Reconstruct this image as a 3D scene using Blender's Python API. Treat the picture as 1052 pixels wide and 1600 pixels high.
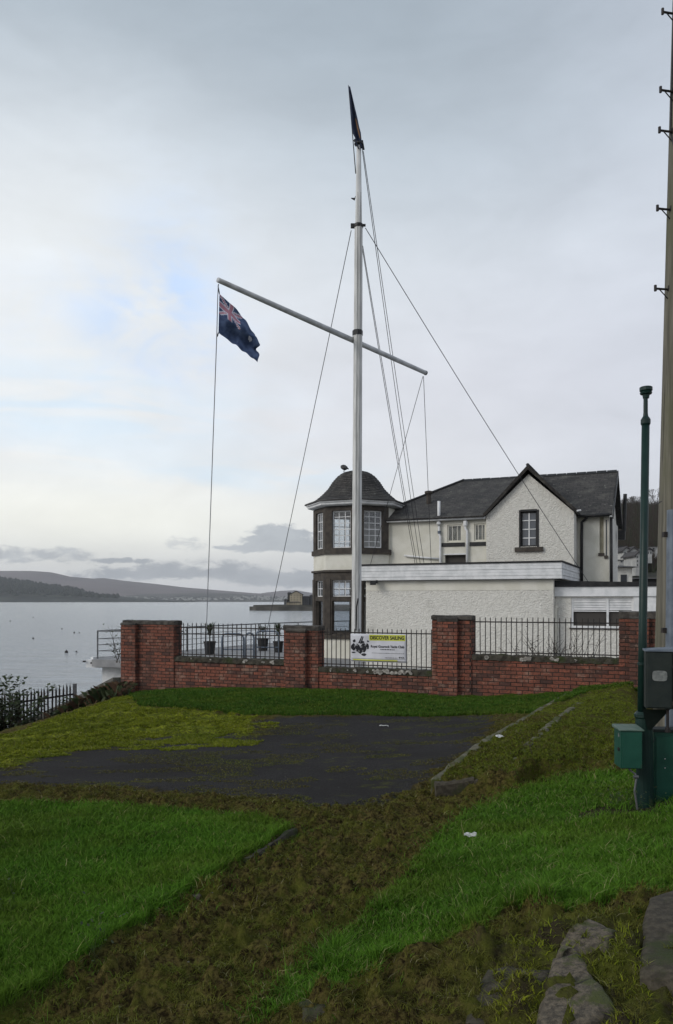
import bpy, math, random
import numpy as np
from mathutils import Vector, Matrix
for o in list(bpy.data.objects): bpy.data.objects.remove(o)
SC = bpy.context.scene
COL = SC.collection
random.seed(7)
RNG = np.random.default_rng(11)

# ------------------------------------------------------------------ camera
EZ = 6.0                     # eye height above the water
F_PX, CX, HY = 1200.0, 526.0, 938.0
cam_d = bpy.data.cameras.new('camera'); cam = bpy.data.objects.new('camera', cam_d); COL.objects.link(cam)
cam_d.sensor_fit = 'VERTICAL'; cam_d.sensor_height = 36.0
cam_d.lens = 36.0*F_PX/1600.0
cam_d.shift_y = (HY-800.0)/1600.0
cam_d.clip_start = 0.05; cam_d.clip_end = 30000
cam.location = (0, 0, EZ); cam.rotation_euler = (math.radians(90), 0, 0)
SC.camera = cam
SC.render.resolution_x = 673; SC.render.resolution_y = 1024

# ------------------------------------------------------------------ view
SC.view_settings.view_transform = 'Standard'; SC.view_settings.look = 'None'
SC.view_settings.gamma = 1; SC.view_settings.exposure = 0.33
try: SC.view_settings.use_curve_mapping = False
except Exception: pass

# ------------------------------------------------------------------ node helpers
class NT:
    def __init__(s, nt): s.nt = nt; s.N = nt.nodes; s.L = nt.links
    def put(s, sock, v):
        if v is None: return
        if isinstance(v, bpy.types.NodeSocket): s.L.new(v, sock)
        elif isinstance(v, (tuple, list)) and len(v) == 3 and sock.type == 'RGBA': sock.default_value = (*v, 1)
        else: sock.default_value = v
    def m(s, op, a, b=None, c=None, clamp=False):
        n = s.N.new('ShaderNodeMath'); n.operation = op; n.use_clamp = clamp
        s.put(n.inputs[0], a); s.put(n.inputs[1], b); s.put(n.inputs[2], c); return n.outputs[0]
    def mix(s, f, a, b, blend='MIX'):
        n = s.N.new('ShaderNodeMix'); n.data_type = 'RGBA'; n.blend_type = blend; n.clamp_factor = True
        s.put(n.inputs['Factor'], f); s.put(n.inputs[6], a); s.put(n.inputs[7], b); return n.outputs[2]
    def noise(s, vec, scale, detail=4, rough=.55, dist=0, dim='3D'):
        n = s.N.new('ShaderNodeTexNoise'); n.noise_dimensions = dim
        s.put(n.inputs['Vector'], vec); n.inputs['Scale'].default_value = scale
        n.inputs['Detail'].default_value = detail; n.inputs['Roughness'].default_value = rough
        n.inputs['Distortion'].default_value = dist; return n.outputs['Fac']
    def ramp(s, f, a, b):            # smoothstep a..b
        n = s.N.new('ShaderNodeMapRange'); n.interpolation_type = 'SMOOTHSTEP'
        s.put(n.inputs[0], f); n.inputs[1].default_value = a; n.inputs[2].default_value = b; return n.outputs[0]
    def mapping(s, vec, sc=(1,1,1), rot=(0,0,0), loc=(0,0,0)):
        n = s.N.new('ShaderNodeMapping'); s.put(n.inputs[0], vec)
        n.inputs['Scale'].default_value = sc; n.inputs['Rotation'].default_value = rot; n.inputs['Location'].default_value = loc
        return n.outputs[0]
    def xyz(s, x, y, z):
        n = s.N.new('ShaderNodeCombineXYZ'); s.put(n.inputs[0], x); s.put(n.inputs[1], y); s.put(n.inputs[2], z); return n.outputs[0]
    def coord(s, k='Object'): return s.N.new('ShaderNodeTexCoord').outputs[k]
    def pos(s): return s.N.new('ShaderNodeNewGeometry').outputs['Position']
    def attr(s, name, out='Color'):
        n = s.N.new('ShaderNodeAttribute'); n.attribute_name = name; return n.outputs[out]
    def bump(s, h, strength=.5, dist=.01):
        n = s.N.new('ShaderNodeBump'); s.put(n.inputs['Height'], h); n.inputs['Strength'].default_value = strength
        n.inputs['Distance'].default_value = dist; return n.outputs[0]

def lin(r, g, b):
    return tuple(((c/255)/12.92 if c/255 <= .04045 else ((c/255+.055)/1.055)**2.4) for c in (r, g, b))

# ------------------------------------------------------------------ sun
sun_dir = Vector((-.80, -.40, .48)).normalized()        # towards the sun, veiled by cloud
sd = bpy.data.lights.new('sun', 'SUN'); sd.energy = 1.1; sd.angle = math.radians(25); sd.color = (1, .96, .9)
sun = bpy.data.objects.new('sun', sd); COL.objects.link(sun)
sun.rotation_euler = sun_dir.to_track_quat('Z', 'Y').to_euler(); sun.location = (-20, -10, 40)

# ------------------------------------------------------------------ world
W = bpy.data.worlds.new('World'); SC.world = W; W.use_nodes = True
w = NT(W.node_tree); w.N.clear()
d = w.coord('Generated')
sep = w.N.new('ShaderNodeSeparateXYZ'); w.L.new(d, sep.inputs[0]); dx, dy, dz = sep.outputs
az = w.m('ARCTAN2', dx, dy)
te = w.m('DIVIDE', dz, w.m('SQRT', w.m('ADD', w.m('ADD', w.m('MULTIPLY', dx, dx), w.m('MULTIPLY', dy, dy)), 1e-5)))
te = w.m('MINIMUM', te, 4.0)
sky = w.N.new('ShaderNodeTexSky'); sky.sky_type = 'NISHITA'; sky.sun_disc = False
sky.sun_elevation = math.asin(sun_dir.z); sky.sun_rotation = math.atan2(sun_dir.x, sun_dir.y)
sky.air_density = 1.2; sky.dust_density = 1.0
skyc = w.mix(1.0, sky.outputs[0], (.10, .10, .10), 'MULTIPLY')
def azte(px, py):
    X = (px-CX)/F_PX; return math.atan(X), (HY-py)/F_PX/math.sqrt(1+X*X)
def blob(px, py, sx, sy):            # 1 at the centre, 0 on the ellipse, negative outside
    a0, t0 = azte(px, py)
    u = w.m('MULTIPLY', w.m('SUBTRACT', az, a0), F_PX/sx); v = w.m('MULTIPLY', w.m('SUBTRACT', te, t0), F_PX/sy)
    return w.m('SUBTRACT', 1.0, w.m('ADD', w.m('MULTIPLY', u, u), w.m('MULTIPLY', v, v)))
def soft(px, py, sx, sy):
    a0, t0 = azte(px, py)
    u = w.m('MULTIPLY', w.m('SUBTRACT', az, a0), F_PX/sx); v = w.m('MULTIPLY', w.m('SUBTRACT', te, t0), F_PX/sy)
    return w.m('EXPONENT', w.m('MULTIPLY', w.m('ADD', w.m('MULTIPLY', u, u), w.m('MULTIPLY', v, v)), -1.0))
pv = w.xyz(w.m('MULTIPLY', az, 1.0), te, 0.0)
n_big = w.noise(w.mapping(pv, (1.6, 4.2, 1), (0, 0, -.55)), 1.5, 6, .55, .5)
n_med = w.noise(w.mapping(pv, (3, 8, 1), (0, 0, .25), (3, 1, 0)), 2.0, 6, .55, .4)
n_fin = w.noise(w.mapping(pv, (3, 5, 1), (0, 0, -.5), (4, 4, 0)), 3.2, 8, .6, .6)
n_str = w.noise(w.mapping(pv, (3, 16, 1), (0, 0, -.05), (7, 2, 0)), 2.0, 5, .5, .5)
# vertical grade of the overcast
cr = w.N.new('ShaderNodeValToRGB'); w.L.new(w.m('MULTIPLY', te, 1.0), cr.inputs[0])
E = cr.color_ramp.elements
E[0].position = 0.0; E[0].color = (*lin(214, 215, 218), 1); E[1].position = 1.0; E[1].color = (*lin(138, 150, 161), 1)
for p_, c_ in ((.10, (212, 213, 217)), (.28, (208, 210, 217)), (.45, (200, 206, 213)), (.58, (184, 193, 202)), (.72, (160, 171, 181))):
    e = E.new(p_); e.color = (*lin(*c_), 1)
base = cr.outputs[0]
# right side a little darker, left low side bright
base = w.mix(w.m('MULTIPLY', w.ramp(az, .05, .5), .45), base, lin(186, 191, 203))
base = w.mix(w.m('MULTIPLY', soft(90, 560, 330, 330), .75), base, lin(233, 235, 233))
base = w.mix(w.m('MULTIPLY', soft(120, 810, 420, 70), .9), base, lin(243, 243, 234))
base = w.mix(w.m('MULTIPLY', soft(650, 190, 330, 170), .35), base, lin(158, 169, 178))
# blue gaps
g1 = w.m('MULTIPLY', w.m('ADD', soft(262, 450, 80, 130), w.m('MULTIPLY', soft(200, 520, 170, 90), .75)), w.ramp(w.m('ADD', w.m('MULTIPLY', n_fin, .7), w.m('MULTIPLY', n_big, .3)), .34, .66))
g2 = w.m('MULTIPLY', soft(120, 640, 260, 70), w.ramp(n_str, .32, .62))
g3 = w.m('MULTIPLY', soft(400, 745, 160, 22), w.ramp(n_str, .3, .6))
base = w.mix(w.m('MULTIPLY', g1, .85, clamp=True), base, lin(186, 207, 236))
base = w.mix(w.m('MULTIPLY', w.m('ADD', g2, g3), .8, clamp=True), base, lin(203, 221, 236))
# soft mottling
mott = w.m('ADD', .72, w.m('MULTIPLY', w.m('ADD', w.m('MULTIPLY', n_big, .55), w.m('ADD', w.m('MULTIPLY', n_med, .2), w.m('MULTIPLY', n_fin, .25))), .60))
base = w.mix(1.0, base, w.xyz(mott, mott, mott), 'MULTIPLY')
# low cloud banks
nz = w.m('ADD', w.m('MULTIPLY', w.noise(w.mapping(pv, (1, 1.9, 1)), 15, 8, .6, .3), .55), w.m('MULTIPLY', w.noise(w.mapping(pv, (1, 2.2, 1), (0, 0, 0), (5, 5, 0)), 44, 7, .62, .5), .45))
nz2 = w.noise(w.mapping(pv, (1, 2.4, 1), (0, 0, 0), (2, 5, 0)), 9, 6, .6, .4)
def bank(bl, edge=.9, lo=.30, hi=.75): return w.ramp(w.m('ADD', bl, w.m('MULTIPLY', w.m('SUBTRACT', nz, .5), edge*4.4)), lo, hi)
b1 = bank(w.m('MINIMUM', w.m('MULTIPLY', blob(436, 868, 84, 58), 1.5), w.m('MULTIPLY', w.m('SUBTRACT', te, (HY-868)/F_PX), 120)), .8)
b2 = bank(w.m('MINIMUM', w.m('MULTIPLY', blob(310, 925, 255, 56), 1.3), w.m('MULTIPLY', w.m('SUBTRACT', te, (HY-915)/F_PX), 70)), .62)
b3 = w.m('MULTIPLY', bank(blob(60, 868, 120, 17), 1.25, .2, 1.2), .9); b4 = w.m('MULTIPLY', bank(blob(288, 848, 40, 16), 1.5, .3, 1.5), .8); b5 = bank(blob(380, 855, 55, 8), .9); b6 = bank(blob(190, 876, 60, 7), .9)
b7 = bank(blob(480, 905, 160, 18), .6)
bm = b1
for b in (b2, b3, b4, b5, b6, b7): bm = w.m('MAXIMUM', bm, b)
bcol = w.mix(w.ramp(nz2, .35, .7), lin(154, 160, 168), lin(184, 189, 195))
base = w.mix(w.m('MULTIPLY', bm, .9), base, bcol)
hz = w.ramp(te, .045, .0)
base = w.mix(w.m('MULTIPLY', hz, .35), base, lin(190, 196, 205))
base = w.mix(.06, base, skyc)
# below the horizon
base = w.mix(w.ramp(te, 0.0, -.02), base, (.10, .11, .11))
bg = w.N.new('ShaderNodeBackground'); w.L.new(base, bg.inputs[0]); bg.inputs[1].default_value = 1.0
wo = w.N.new('ShaderNodeOutputWorld'); w.L.new(bg.outputs[0], wo.inputs[0])

# ------------------------------------------------------------------ materials
def mat(name, c1, c2=None, scale=5, rough=.8, bump=0, bscale=30, metal=0, lo=.35, hi=.65, detail=5, bdist=.01, coords='pos', spec=.3, c3=None, s3=1.0, lo3=.5, hi3=.7, stretch=(1,1,1)):
    M = bpy.data.materials.new(name); M.use_nodes = True; n = NT(M.node_tree); B = M.node_tree.nodes['Principled BSDF']
    P = n.mapping(n.pos() if coords == 'pos' else n.coord('Object'), stretch)
    col = c1
    if c2: col = n.mix(n.ramp(n.noise(P, scale, detail), lo, hi), c1, c2)
    if c3: col = n.mix(n.ramp(n.noise(P, s3, detail), lo3, hi3), col, c3)
    n.put(B.inputs['Base Color'], col); B.inputs['Roughness'].default_value = rough; B.inputs['Metallic'].default_value = metal
    B.inputs['Specular IOR Level'].default_value = spec
    if bump: n.L.new(n.bump(n.noise(P, bscale, 6), bump, bdist), B.inputs['Normal'])
    return M
MT = {}
MT['harl'] = mat('rough white harling', (.72, .70, .645), (.65, .63, .575), 9, .95, 1.0, 20, bdist=.06, c3=(.42, .405, .36), s3=1.1, lo3=.56, hi3=.92)
MT['harl_cream'] = mat('cream painted wall', (.68, .66, .585), (.60, .58, .50), 2.2, .9, .5, 24, bdist=.02, c3=(.42, .41, .36), s3=.9, lo3=.6, hi3=.95)
MT['white_paint'] = mat('white painted timber', (.74, .74, .74), (.60, .61, .61), 4, .55, .15, 20, c3=(.4, .41, .4), s3=2.3, lo3=.62, hi3=.9)
MT['mast_paint'] = mat('weathered white mast paint', (.66, .66, .645), (.46, .46, .45), 3, .6, .25, 30, stretch=(6, 6, .5), c3=(.22, .22, .22), s3=2.0, lo3=.62, hi3=.85)
MT['yard_paint'] = mat('grey white yard paint', (.52, .53, .54), (.38, .39, .40), 4, .5, .1, 20)
MT['stone'] = mat('brown dressed stone', (.078, .066, .055), (.045, .039, .034), 5, .9, .5, 30, c3=(.13, .12, .105), s3=2.5, lo3=.55, hi3=.85)
MT['stone_dark'] = mat('dark weathered barge stone', (.040, .036, .032), (.022, .02, .019), 6, .9, .5, 30, c3=(.075, .07, .06), s3=5, lo3=.5, hi3=.7)
MT['black_paint'] = mat('black paint', (.018, .018, .019), (.03, .03, .03), 8, .5, .1, 30)
MT['iron'] = mat('black iron', (.012, .012, .014), (.03, .022, .018), 14, .6, .2, 60)
MT['galv'] = mat('galvanised steel', (.17, .20, .24), (.12, .145, .18), 9, .5, .1, 40, metal=.3)
MT['grey_steel'] = mat('grey steel tube', (.10, .105, .11), (.16, .16, .165), 9, .45, 0, metal=.4)
MT['rope'] = mat('dark wire', (.05, .05, .055), None, rough=.8)
MT['rope_light'] = mat('pale halyard rope', (.32, .33, .36), None, rough=.8)
MT['felt'] = mat('roofing felt', (.02, .02, .021), (.035, .034, .034), 6, .9, .4, 30)
MT['concrete'] = mat('weathered concrete', (.13, .125, .11), (.07, .068, .058), 6, .95, .6, 30, c3=(.05, .06, .03), s3=2.2, lo3=.5, hi3=.75)
MT['cope'] = mat('mossy mortar coping', (.07, .062, .048), (.035, .032, .025), 9, .95, .9, 30, c3=(.035, .045, .015), s3=4, lo3=.5, hi3=.7, bdist=.02)
MT['cap'] = mat('pier cap render', (.10, .09, .078), (.045, .04, .036), 7, .95, .6, 30, c3=(.02, .02, .018), s3=3, lo3=.45, hi3=.75)
MT['patch'] = mat('pale mortar patch', (.42, .40, .36), (.22, .20, .18), 20, .95, .6, 50)
MT['paving'] = mat('grey paving', (.30, .30, .30), (.22, .22, .225), 2, .8, .2, 20, c3=(.14, .14, .14), s3=1.1, lo3=.5, hi3=.8)
MT['green_paint'] = mat('dark green paint', (.005, .020, .017), (.008, .028, .023), 6, .42, .15, 25, c3=(.02, .026, .02), s3=9, lo3=.6, hi3=.85, coords='obj')
MT['green_box'] = mat('green cabinet paint', (.008, .055, .037), (.013, .075, .050), 5, .45, .2, 25, c3=(.03, .035, .024), s3=11, lo3=.62, hi3=.85, coords='obj')
MT['green_lid'] = mat('faded green lid', (.07, .12, .095), (.12, .16, .13), 30, .6, .2, 40, coords='obj')
MT['meter'] = mat('dark green grey casing', (.010, .016, .015), (.018, .024, .021), 8, .6, .25, 30, coords='obj', c3=(.05, .045, .035), s3=7, lo3=.62, hi3=.85)
MT['label'] = mat('pale worn label', (.20, .21, .20), (.12, .13, .125), 40, .6, 0, coords='obj')
MT['pot'] = mat('black plant tub', (.02, .02, .021), None, rough=.6)
MT['leaf'] = mat('dark leaves', (.020, .034, .012), (.045, .06, .02), 9, .7, 0)
MT['bramble'] = mat('brown bramble', (.055, .030, .018), (.09, .06, .03), 7, .9, 0)
MT['twig'] = mat('bare twig', (.035, .026, .020), (.06, .045, .032), 9, .9, 0)
MT['navy'] = mat('navy cloth', (.075, .110, .205), (.038, .06, .125), 8, .9, 0)
MT['flag_pink'] = mat('faded red and white cloth', (.42, .20, .25), None, rough=.9)
MT['navy_dark'] = mat('dark navy cloth', (.014, .022, .05), (.03, .04, .07), 9, .9, 0)
MT['flag_white'] = mat('white cloth', (.55, .56, .64), None, rough=.9)
MT['gold'] = mat('gold emblem cloth', (.22, .12, .06), None, rough=.8)
MT['banner'] = mat('white vinyl banner', (.62, .62, .66), (.54, .54, .58), 4, .5, .2, 6, bdist=.02)
MT['yellow'] = mat('yellow print', (.50, .52, .06), None, rough=.5)
MT['ink'] = mat('black print', (.015, .015, .02), None, rough=.6)
MT['inkgrey'] = mat('grey print', (.12, .12, .13), (.30, .30, .31), 60, .6, lo=.4, hi=.6)
MT['lead'] = mat('lead flashing', (.28, .28, .28), (.18, .18, .18), 9, .7, .2)
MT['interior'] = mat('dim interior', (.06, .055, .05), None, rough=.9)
MT['curtain'] = mat('cream blind', (.40, .37, .28), (.30, .28, .21), 5, .9, 0)
MT['headland'] = mat('dark sea wall', (.05, .048, .042), (.09, .085, .075), .15, .95, 0, c3=(.03, .035, .02), s3=.05)
MT['flats'] = mat('buff stone flats', (.44, .38, .27), (.30, .26, .19), .2, .9, 0)
MT['flats_grey'] = mat('grey render flats', (.16, .16, .16), (.11, .11, .115), .2, .9, 0)
MT['town_white'] = mat('white house walls', (.48, .48, .46), (.34, .34, .33), .5, .9, 0)
MT['town_roof'] = mat('dark house roof', (.045, .043, .045), (.07, .065, .065), .8, .9, 0)
MT['dark_win'] = mat('dark far window', (.03, .033, .038), None, rough=.3)
MT['buoy'] = mat('dark buoy', (.025, .02, .02), None, rough=.6)
MT['litter'] = mat('white litter', (.60, .60, .58), (.38, .38, .36), 50, .7, 0)
MT['bird'] = mat('dark bird feathers', (.03, .03, .032), (.12, .12, .12), 12, .8, 0)

def mk_glass(name, tint, refl, dark=None):
    M = bpy.data.materials.new(name); M.use_nodes = True; n = NT(M.node_tree); n.N.clear()
    out = n.N.new('ShaderNodeOutputMaterial'); mx = n.N.new('ShaderNodeMixShader')
    tr = n.N.new('ShaderNodeBsdfTransparent'); tr.inputs[0].default_value = (*tint, 1)
    gl = n.N.new('ShaderNodeBsdfGlossy'); gl.inputs['Roughness'].default_value = .04
    gl.inputs[0].default_value = (.9, .9, .9, 1)
    fr = n.N.new('ShaderNodeLayerWeight'); fr.inputs[0].default_value = .25
    n.put(mx.inputs[0], n.m('ADD', n.m('MULTIPLY', fr.outputs['Fresnel'], .8), refl, clamp=True))
    n.L.new(tr.outputs[0], mx.inputs[1]); n.L.new(gl.outputs[0], mx.inputs[2]); n.L.new(mx.outputs[0], out.inputs[0]); return M
MT['glass'] = mk_glass('clear glass', (.86, .88, .9), .04)
def mk_dark_glass():
    M = bpy.data.materials.new('dark window glass'); M.use_nodes = True; B = M.node_tree.nodes['Principled BSDF']
    B.inputs['Base Color'].default_value = (.055, .065, .08, 1); B.inputs['Roughness'].default_value = .12; B.inputs['Specular IOR Level'].default_value = .8
    return M
MT['dark_glass'] = mk_dark_glass()

def mk_slate():
    M = bpy.data.materials.new('old slate roof'); M.use_nodes = True; n = NT(M.node_tree); B = M.node_tree.nodes['Principled BSDF']
    uv = n.coord('UV'); b = n.N.new('ShaderNodeTexBrick'); b.offset = .5
    wob = n.noise(uv, 3.0, 3); uvw = n.mapping(uv)
    n.L.new(uvw, b.inputs['Vector']); b.inputs['Scale'].default_value = 1.0
    b.inputs['Brick Width'].default_value = .26; b.inputs['Row Height'].default_value = .15; b.inputs['Mortar Size'].default_value = .010; b.inputs['Mortar Smooth'].default_value = .3
    b.inputs['Color1'].default_value = (.036, .033, .031, 1); b.inputs['Color2'].default_value = (.072, .065, .060, 1); b.inputs['Mortar'].default_value = (.012, .012, .013, 1)
    P = n.pos(); c = n.mix(n.ramp(n.noise(P, 2.2, 6, .6), .48, .75), b.outputs[0], (.11, .105, .09))
    c = n.mix(n.ramp(n.noise(P, 7, 6, .6), .60, .72), c, (.18, .175, .155))
    c = n.mix(n.m('MULTIPLY', n.ramp(n.noise(P, 24, 3), .42, .62), .5), c, (.02, .02, .02))
    n.put(B.inputs['Base Color'], c); B.inputs['Roughness'].default_value = .8
    h = n.m('ADD', n.m('MULTIPLY', b.outputs['Fac'], -1.0), n.m('MULTIPLY', n.noise(P, 20, 4), .8))
    n.L.new(n.bump(h, .8, .02), B.inputs['Normal']); return M
MT['slate'] = mk_slate()
def mk_brick():
    M = bpy.data.materials.new('red pressed brick'); M.use_nodes = True; n = NT(M.node_tree); B = M.node_tree.nodes['Principled BSDF']
    P = n.pos(); a = n.attr('tone'); 
    c = n.mix(n.ramp(n.noise(P, 30, 5), .3, .75), a, (.10, .036, .025))
    c = n.mix(n.m('MULTIPLY', n.ramp(n.noise(P, 1.6, 7, .7), .44, .64), .62), c, (.036, .024, .019))
    c = n.mix(n.m('MULTIPLY', n.ramp(n.noise(P, 4, 7, .7), .52, .68), .6), c, (.30, .20, .15))
    n.put(B.inputs['Base Color'], c); B.inputs['Roughness'].default_value = .85
    n.L.new(n.bump(n.noise(P, 70, 5), .6, .006), B.inputs['Normal']); return M
MT['brick'] = mk_brick()
MT['mortar'] = mat('dark mortar', (.022, .016, .013), (.045, .034, .028), 6, .95, .5, 60)

def mk_wood():
    M = bpy.data.materials.new('weathered timber pole'); M.use_nodes = True; n = NT(M.node_tree); B = M.node_tree.nodes['Principled BSDF']
    P = n.coord('Object')
    g = n.noise(n.mapping(P, (28, 28, .8)), 1.0, 6, .65); g2 = n.noise(n.mapping(P, (3, 3, .7)), 1.0, 4)
    c = n.mix(n.ramp(g, .3, .7), (.070, .064, .050), (.19, .175, .138))
    c = n.mix(n.ramp(g2, .45, .7), c, (.10, .10, .055))
    cr_ = n.ramp(n.noise(n.mapping(P, (16, 16, .35), (0, 0, 0), (3, 3, 3)), 1.0, 3), .62, .67)
    c = n.mix(cr_, c, (.02, .016, .012))
    n.put(B.inputs['Base Color'], c); B.inputs['Roughness'].default_value = .85
    n.L.new(n.bump(n.m('SUBTRACT', g, cr_), .7, .01), B.inputs['Normal']); return M
MT['pole_wood'] = mk_wood()

# ------------------------------------------------------------------ geometry helpers
def P(px, py, Y): return Vector(((px-CX)/F_PX*Y, Y, EZ+(HY-py)/F_PX*Y))
WORLD = {}
class MB:
    def __init__(s): s.v = []; s.f = []; s.m = []; s.t = []; s.mi = 0; s.tone = (1, 1, 1)
    def add(s, vs, fs):
        o = len(s.v); s.v += [Vector(p) for p in vs]
        for f in fs: s.f.append([o+i for i in f]); s.m.append(s.mi); s.t.append(s.tone)
        return s
    def hexa(s, p):   # p: 8 points, bottom 4 then top 4
        return s.add(p, [(0, 3, 2, 1), (4, 5, 6, 7), (0, 1, 5, 4), (1, 2, 6, 5), (2, 3, 7, 6), (3, 0, 4, 7)])
    def box(s, fr, u0, u1, v0, v1, z0, z1):
        return s.hexa([fr(u0, v0, z0), fr(u1, v0, z0), fr(u1, v1, z0), fr(u0, v1, z0), fr(u0, v0, z1), fr(u1, v0, z1), fr(u1, v1, z1), fr(u0, v1, z1)])
    def poly(s, pts): return s.add(pts, [tuple(range(len(pts)))])
    def prism(s, pts, ext):
        n = len(pts); ext = Vector(ext); pts = [Vector(p) for p in pts]
        vs = pts+[p+ext for p in pts]
        return s.add(vs, [tuple(range(n))[::-1], tuple(range(n, 2*n))]+[(i, (i+1) % n, n+(i+1) % n, n+i) for i in range(n)])
    def tube(s, path, r, n=8, cap=True):
        path = [Vector(p) for p in path]; rs = r if isinstance(r, (list, tuple)) else [r]*len(path)
        o = len(s.v); prev = None
        for i, p in enumerate(path):
            t = (path[min(i+1, len(path)-1)]-path[max(i-1, 0)]).normalized()
            a = prev if prev is not None else (Vector((0, 0, 1)) if abs(t.z) < .9 else Vector((1, 0, 0)))
            x = (a-t*a.dot(t)).normalized(); y = t.cross(x); prev = x
            for k in range(n):
                an = 2*math.pi*(k+.5)/n; s.v.append(p+(x*math.cos(an)+y*math.sin(an))*rs[i])
        for i in range(len(path)-1):
            for k in range(n):
                a, b = o+i*n+k, o+i*n+(k+1) % n; s.f.append([a, b, b+n, a+n]); s.m.append(s.mi); s.t.append(s.tone)
        if cap:
            s.f.append([o+k for k in range(n)][::-1]); s.m.append(s.mi); s.t.append(s.tone)
            q = o+(len(path)-1)*n; s.f.append([q+k for k in range(n)]); s.m.append(s.mi); s.t.append(s.tone)
        return s
    def lathe(s, c, prof, n=16, axis=None, rot=0):   # prof (r,z)
        c = Vector(c); o = len(s.v)
        for r, z in prof:
            for k in range(n):
                an = 2*math.pi*k/n+rot; s.v.append(c+Vector((r*math.cos(an), r*math.sin(an), z)))
        for i in range(len(prof)-1):
            for k in range(n):
                a, b = o+i*n+k, o+i*n+(k+1) % n; s.f.append([a, b, b+n, a+n]); s.m.append(s.mi); s.t.append(s.tone)
        s.f.append([o+k for k in range(n)][::-1]); s.m.append(s.mi); s.t.append(s.tone)
        q = o+(len(prof)-1)*n; s.f.append([q+k for k in range(n)]); s.m.append(s.mi); s.t.append(s.tone)
        return s
    def build(s, name, mats, parent=None, smooth=False, tone=False, origin=None, uv=False, bevel=0):
        if not isinstance(mats, (list, tuple)): mats = [mats]
        o_w = Matrix.Identity(4)
        if parent is not None: o_w = WORLD[parent.name]
        elif origin is not None: o_w = Matrix.Translation(origin)
        inv = o_w.inverted(); vs = [inv @ p for p in s.v]
        me = bpy.data.meshes.new(name); me.from_pydata(vs, [], s.f)
        for m in mats: me.materials.append(MT[m])
        me.polygons.foreach_set('material_index', s.m); me.polygons.foreach_set('use_smooth', [smooth]*len(s.f))
        if tone:
            ca = me.color_attributes.new('tone', 'FLOAT_COLOR', 'CORNER'); arr = []
            for f, t in zip(s.f, s.t): arr += [t[0], t[1], t[2], 1]*len(f)
            ca.data.foreach_set('color', arr)
        if uv:
            me.update(); ul = me.uv_layers.new(name='UVMap'); Z = Vector((0, 0, 1)); li = 0; arr = []
            for p in me.polygons:
                nn = p.normal; t = Z.cross(nn)
                t = t.normalized() if t.length > .05 else Vector((1, 0, 0)); b = nn.cross(t)
                for vi in p.vertices: q = me.vertices[vi].co; arr += [q.dot(t), q.dot(b)]
            ul.data.foreach_set('uv', arr)
        me.update(); ob = bpy.data.objects.new(name, me); COL.objects.link(ob)
        if parent is not None: ob.parent = parent
        elif origin is not None: ob.location = origin
        WORLD[ob.name] = o_w
        if bevel:
            bv = ob.modifiers.new('bevel', 'BEVEL'); bv.width = bevel; bv.segments = 2; bv.limit_method = 'ANGLE'
        return ob
def tag(o, label=None, cat=None, group=None, kind=None):
    if label: o['label'] = label
    if cat: o['category'] = cat
    if group: o['group'] = group
    if kind: o['kind'] = kind
    return o
def thing(name, label, cat, loc, rz=0, group=None):
    o = bpy.data.objects.new(name, None); COL.objects.link(o); o.location = loc; o.rotation_euler = (0, 0, rz)
    o.empty_display_size = .2
    WORLD[o.name] = Matrix.Translation(loc) @ Matrix.Rotation(rz, 4, 'Z'); return tag(o, label, cat, group)
def copy_tree(o, loc=None, parent=None, rz=None, scale=None):
    kids = [c for c in bpy.data.objects if c.parent == o]
    c = o.copy(); COL.objects.link(c); c.parent = parent
    if loc is not None: c.location = loc
    if rz is not None: c.rotation_euler = (0, 0, rz)
    if scale is not None: c.scale = (scale,)*3
    for k in kids: copy_tree(k, parent=c)
    return c
TH = math.atan(.43); CT, ST = math.cos(TH), math.sin(TH)
def frame(Y0):          # u runs right and nearer, v runs back, z above eye level
    return lambda u, v, z: Vector((u*CT+v*ST, Y0-u*ST+v*CT, EZ+z))
def U(px, Y0, v=0): t = (px-CX)/F_PX; return (t*(Y0+v*CT)-v*ST)/(CT+t*ST)
def Zp(py, px, Y0, v=0):
    u = U(px, Y0, v); return (HY-py)/F_PX*(Y0-u*ST+v*CT)
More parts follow.
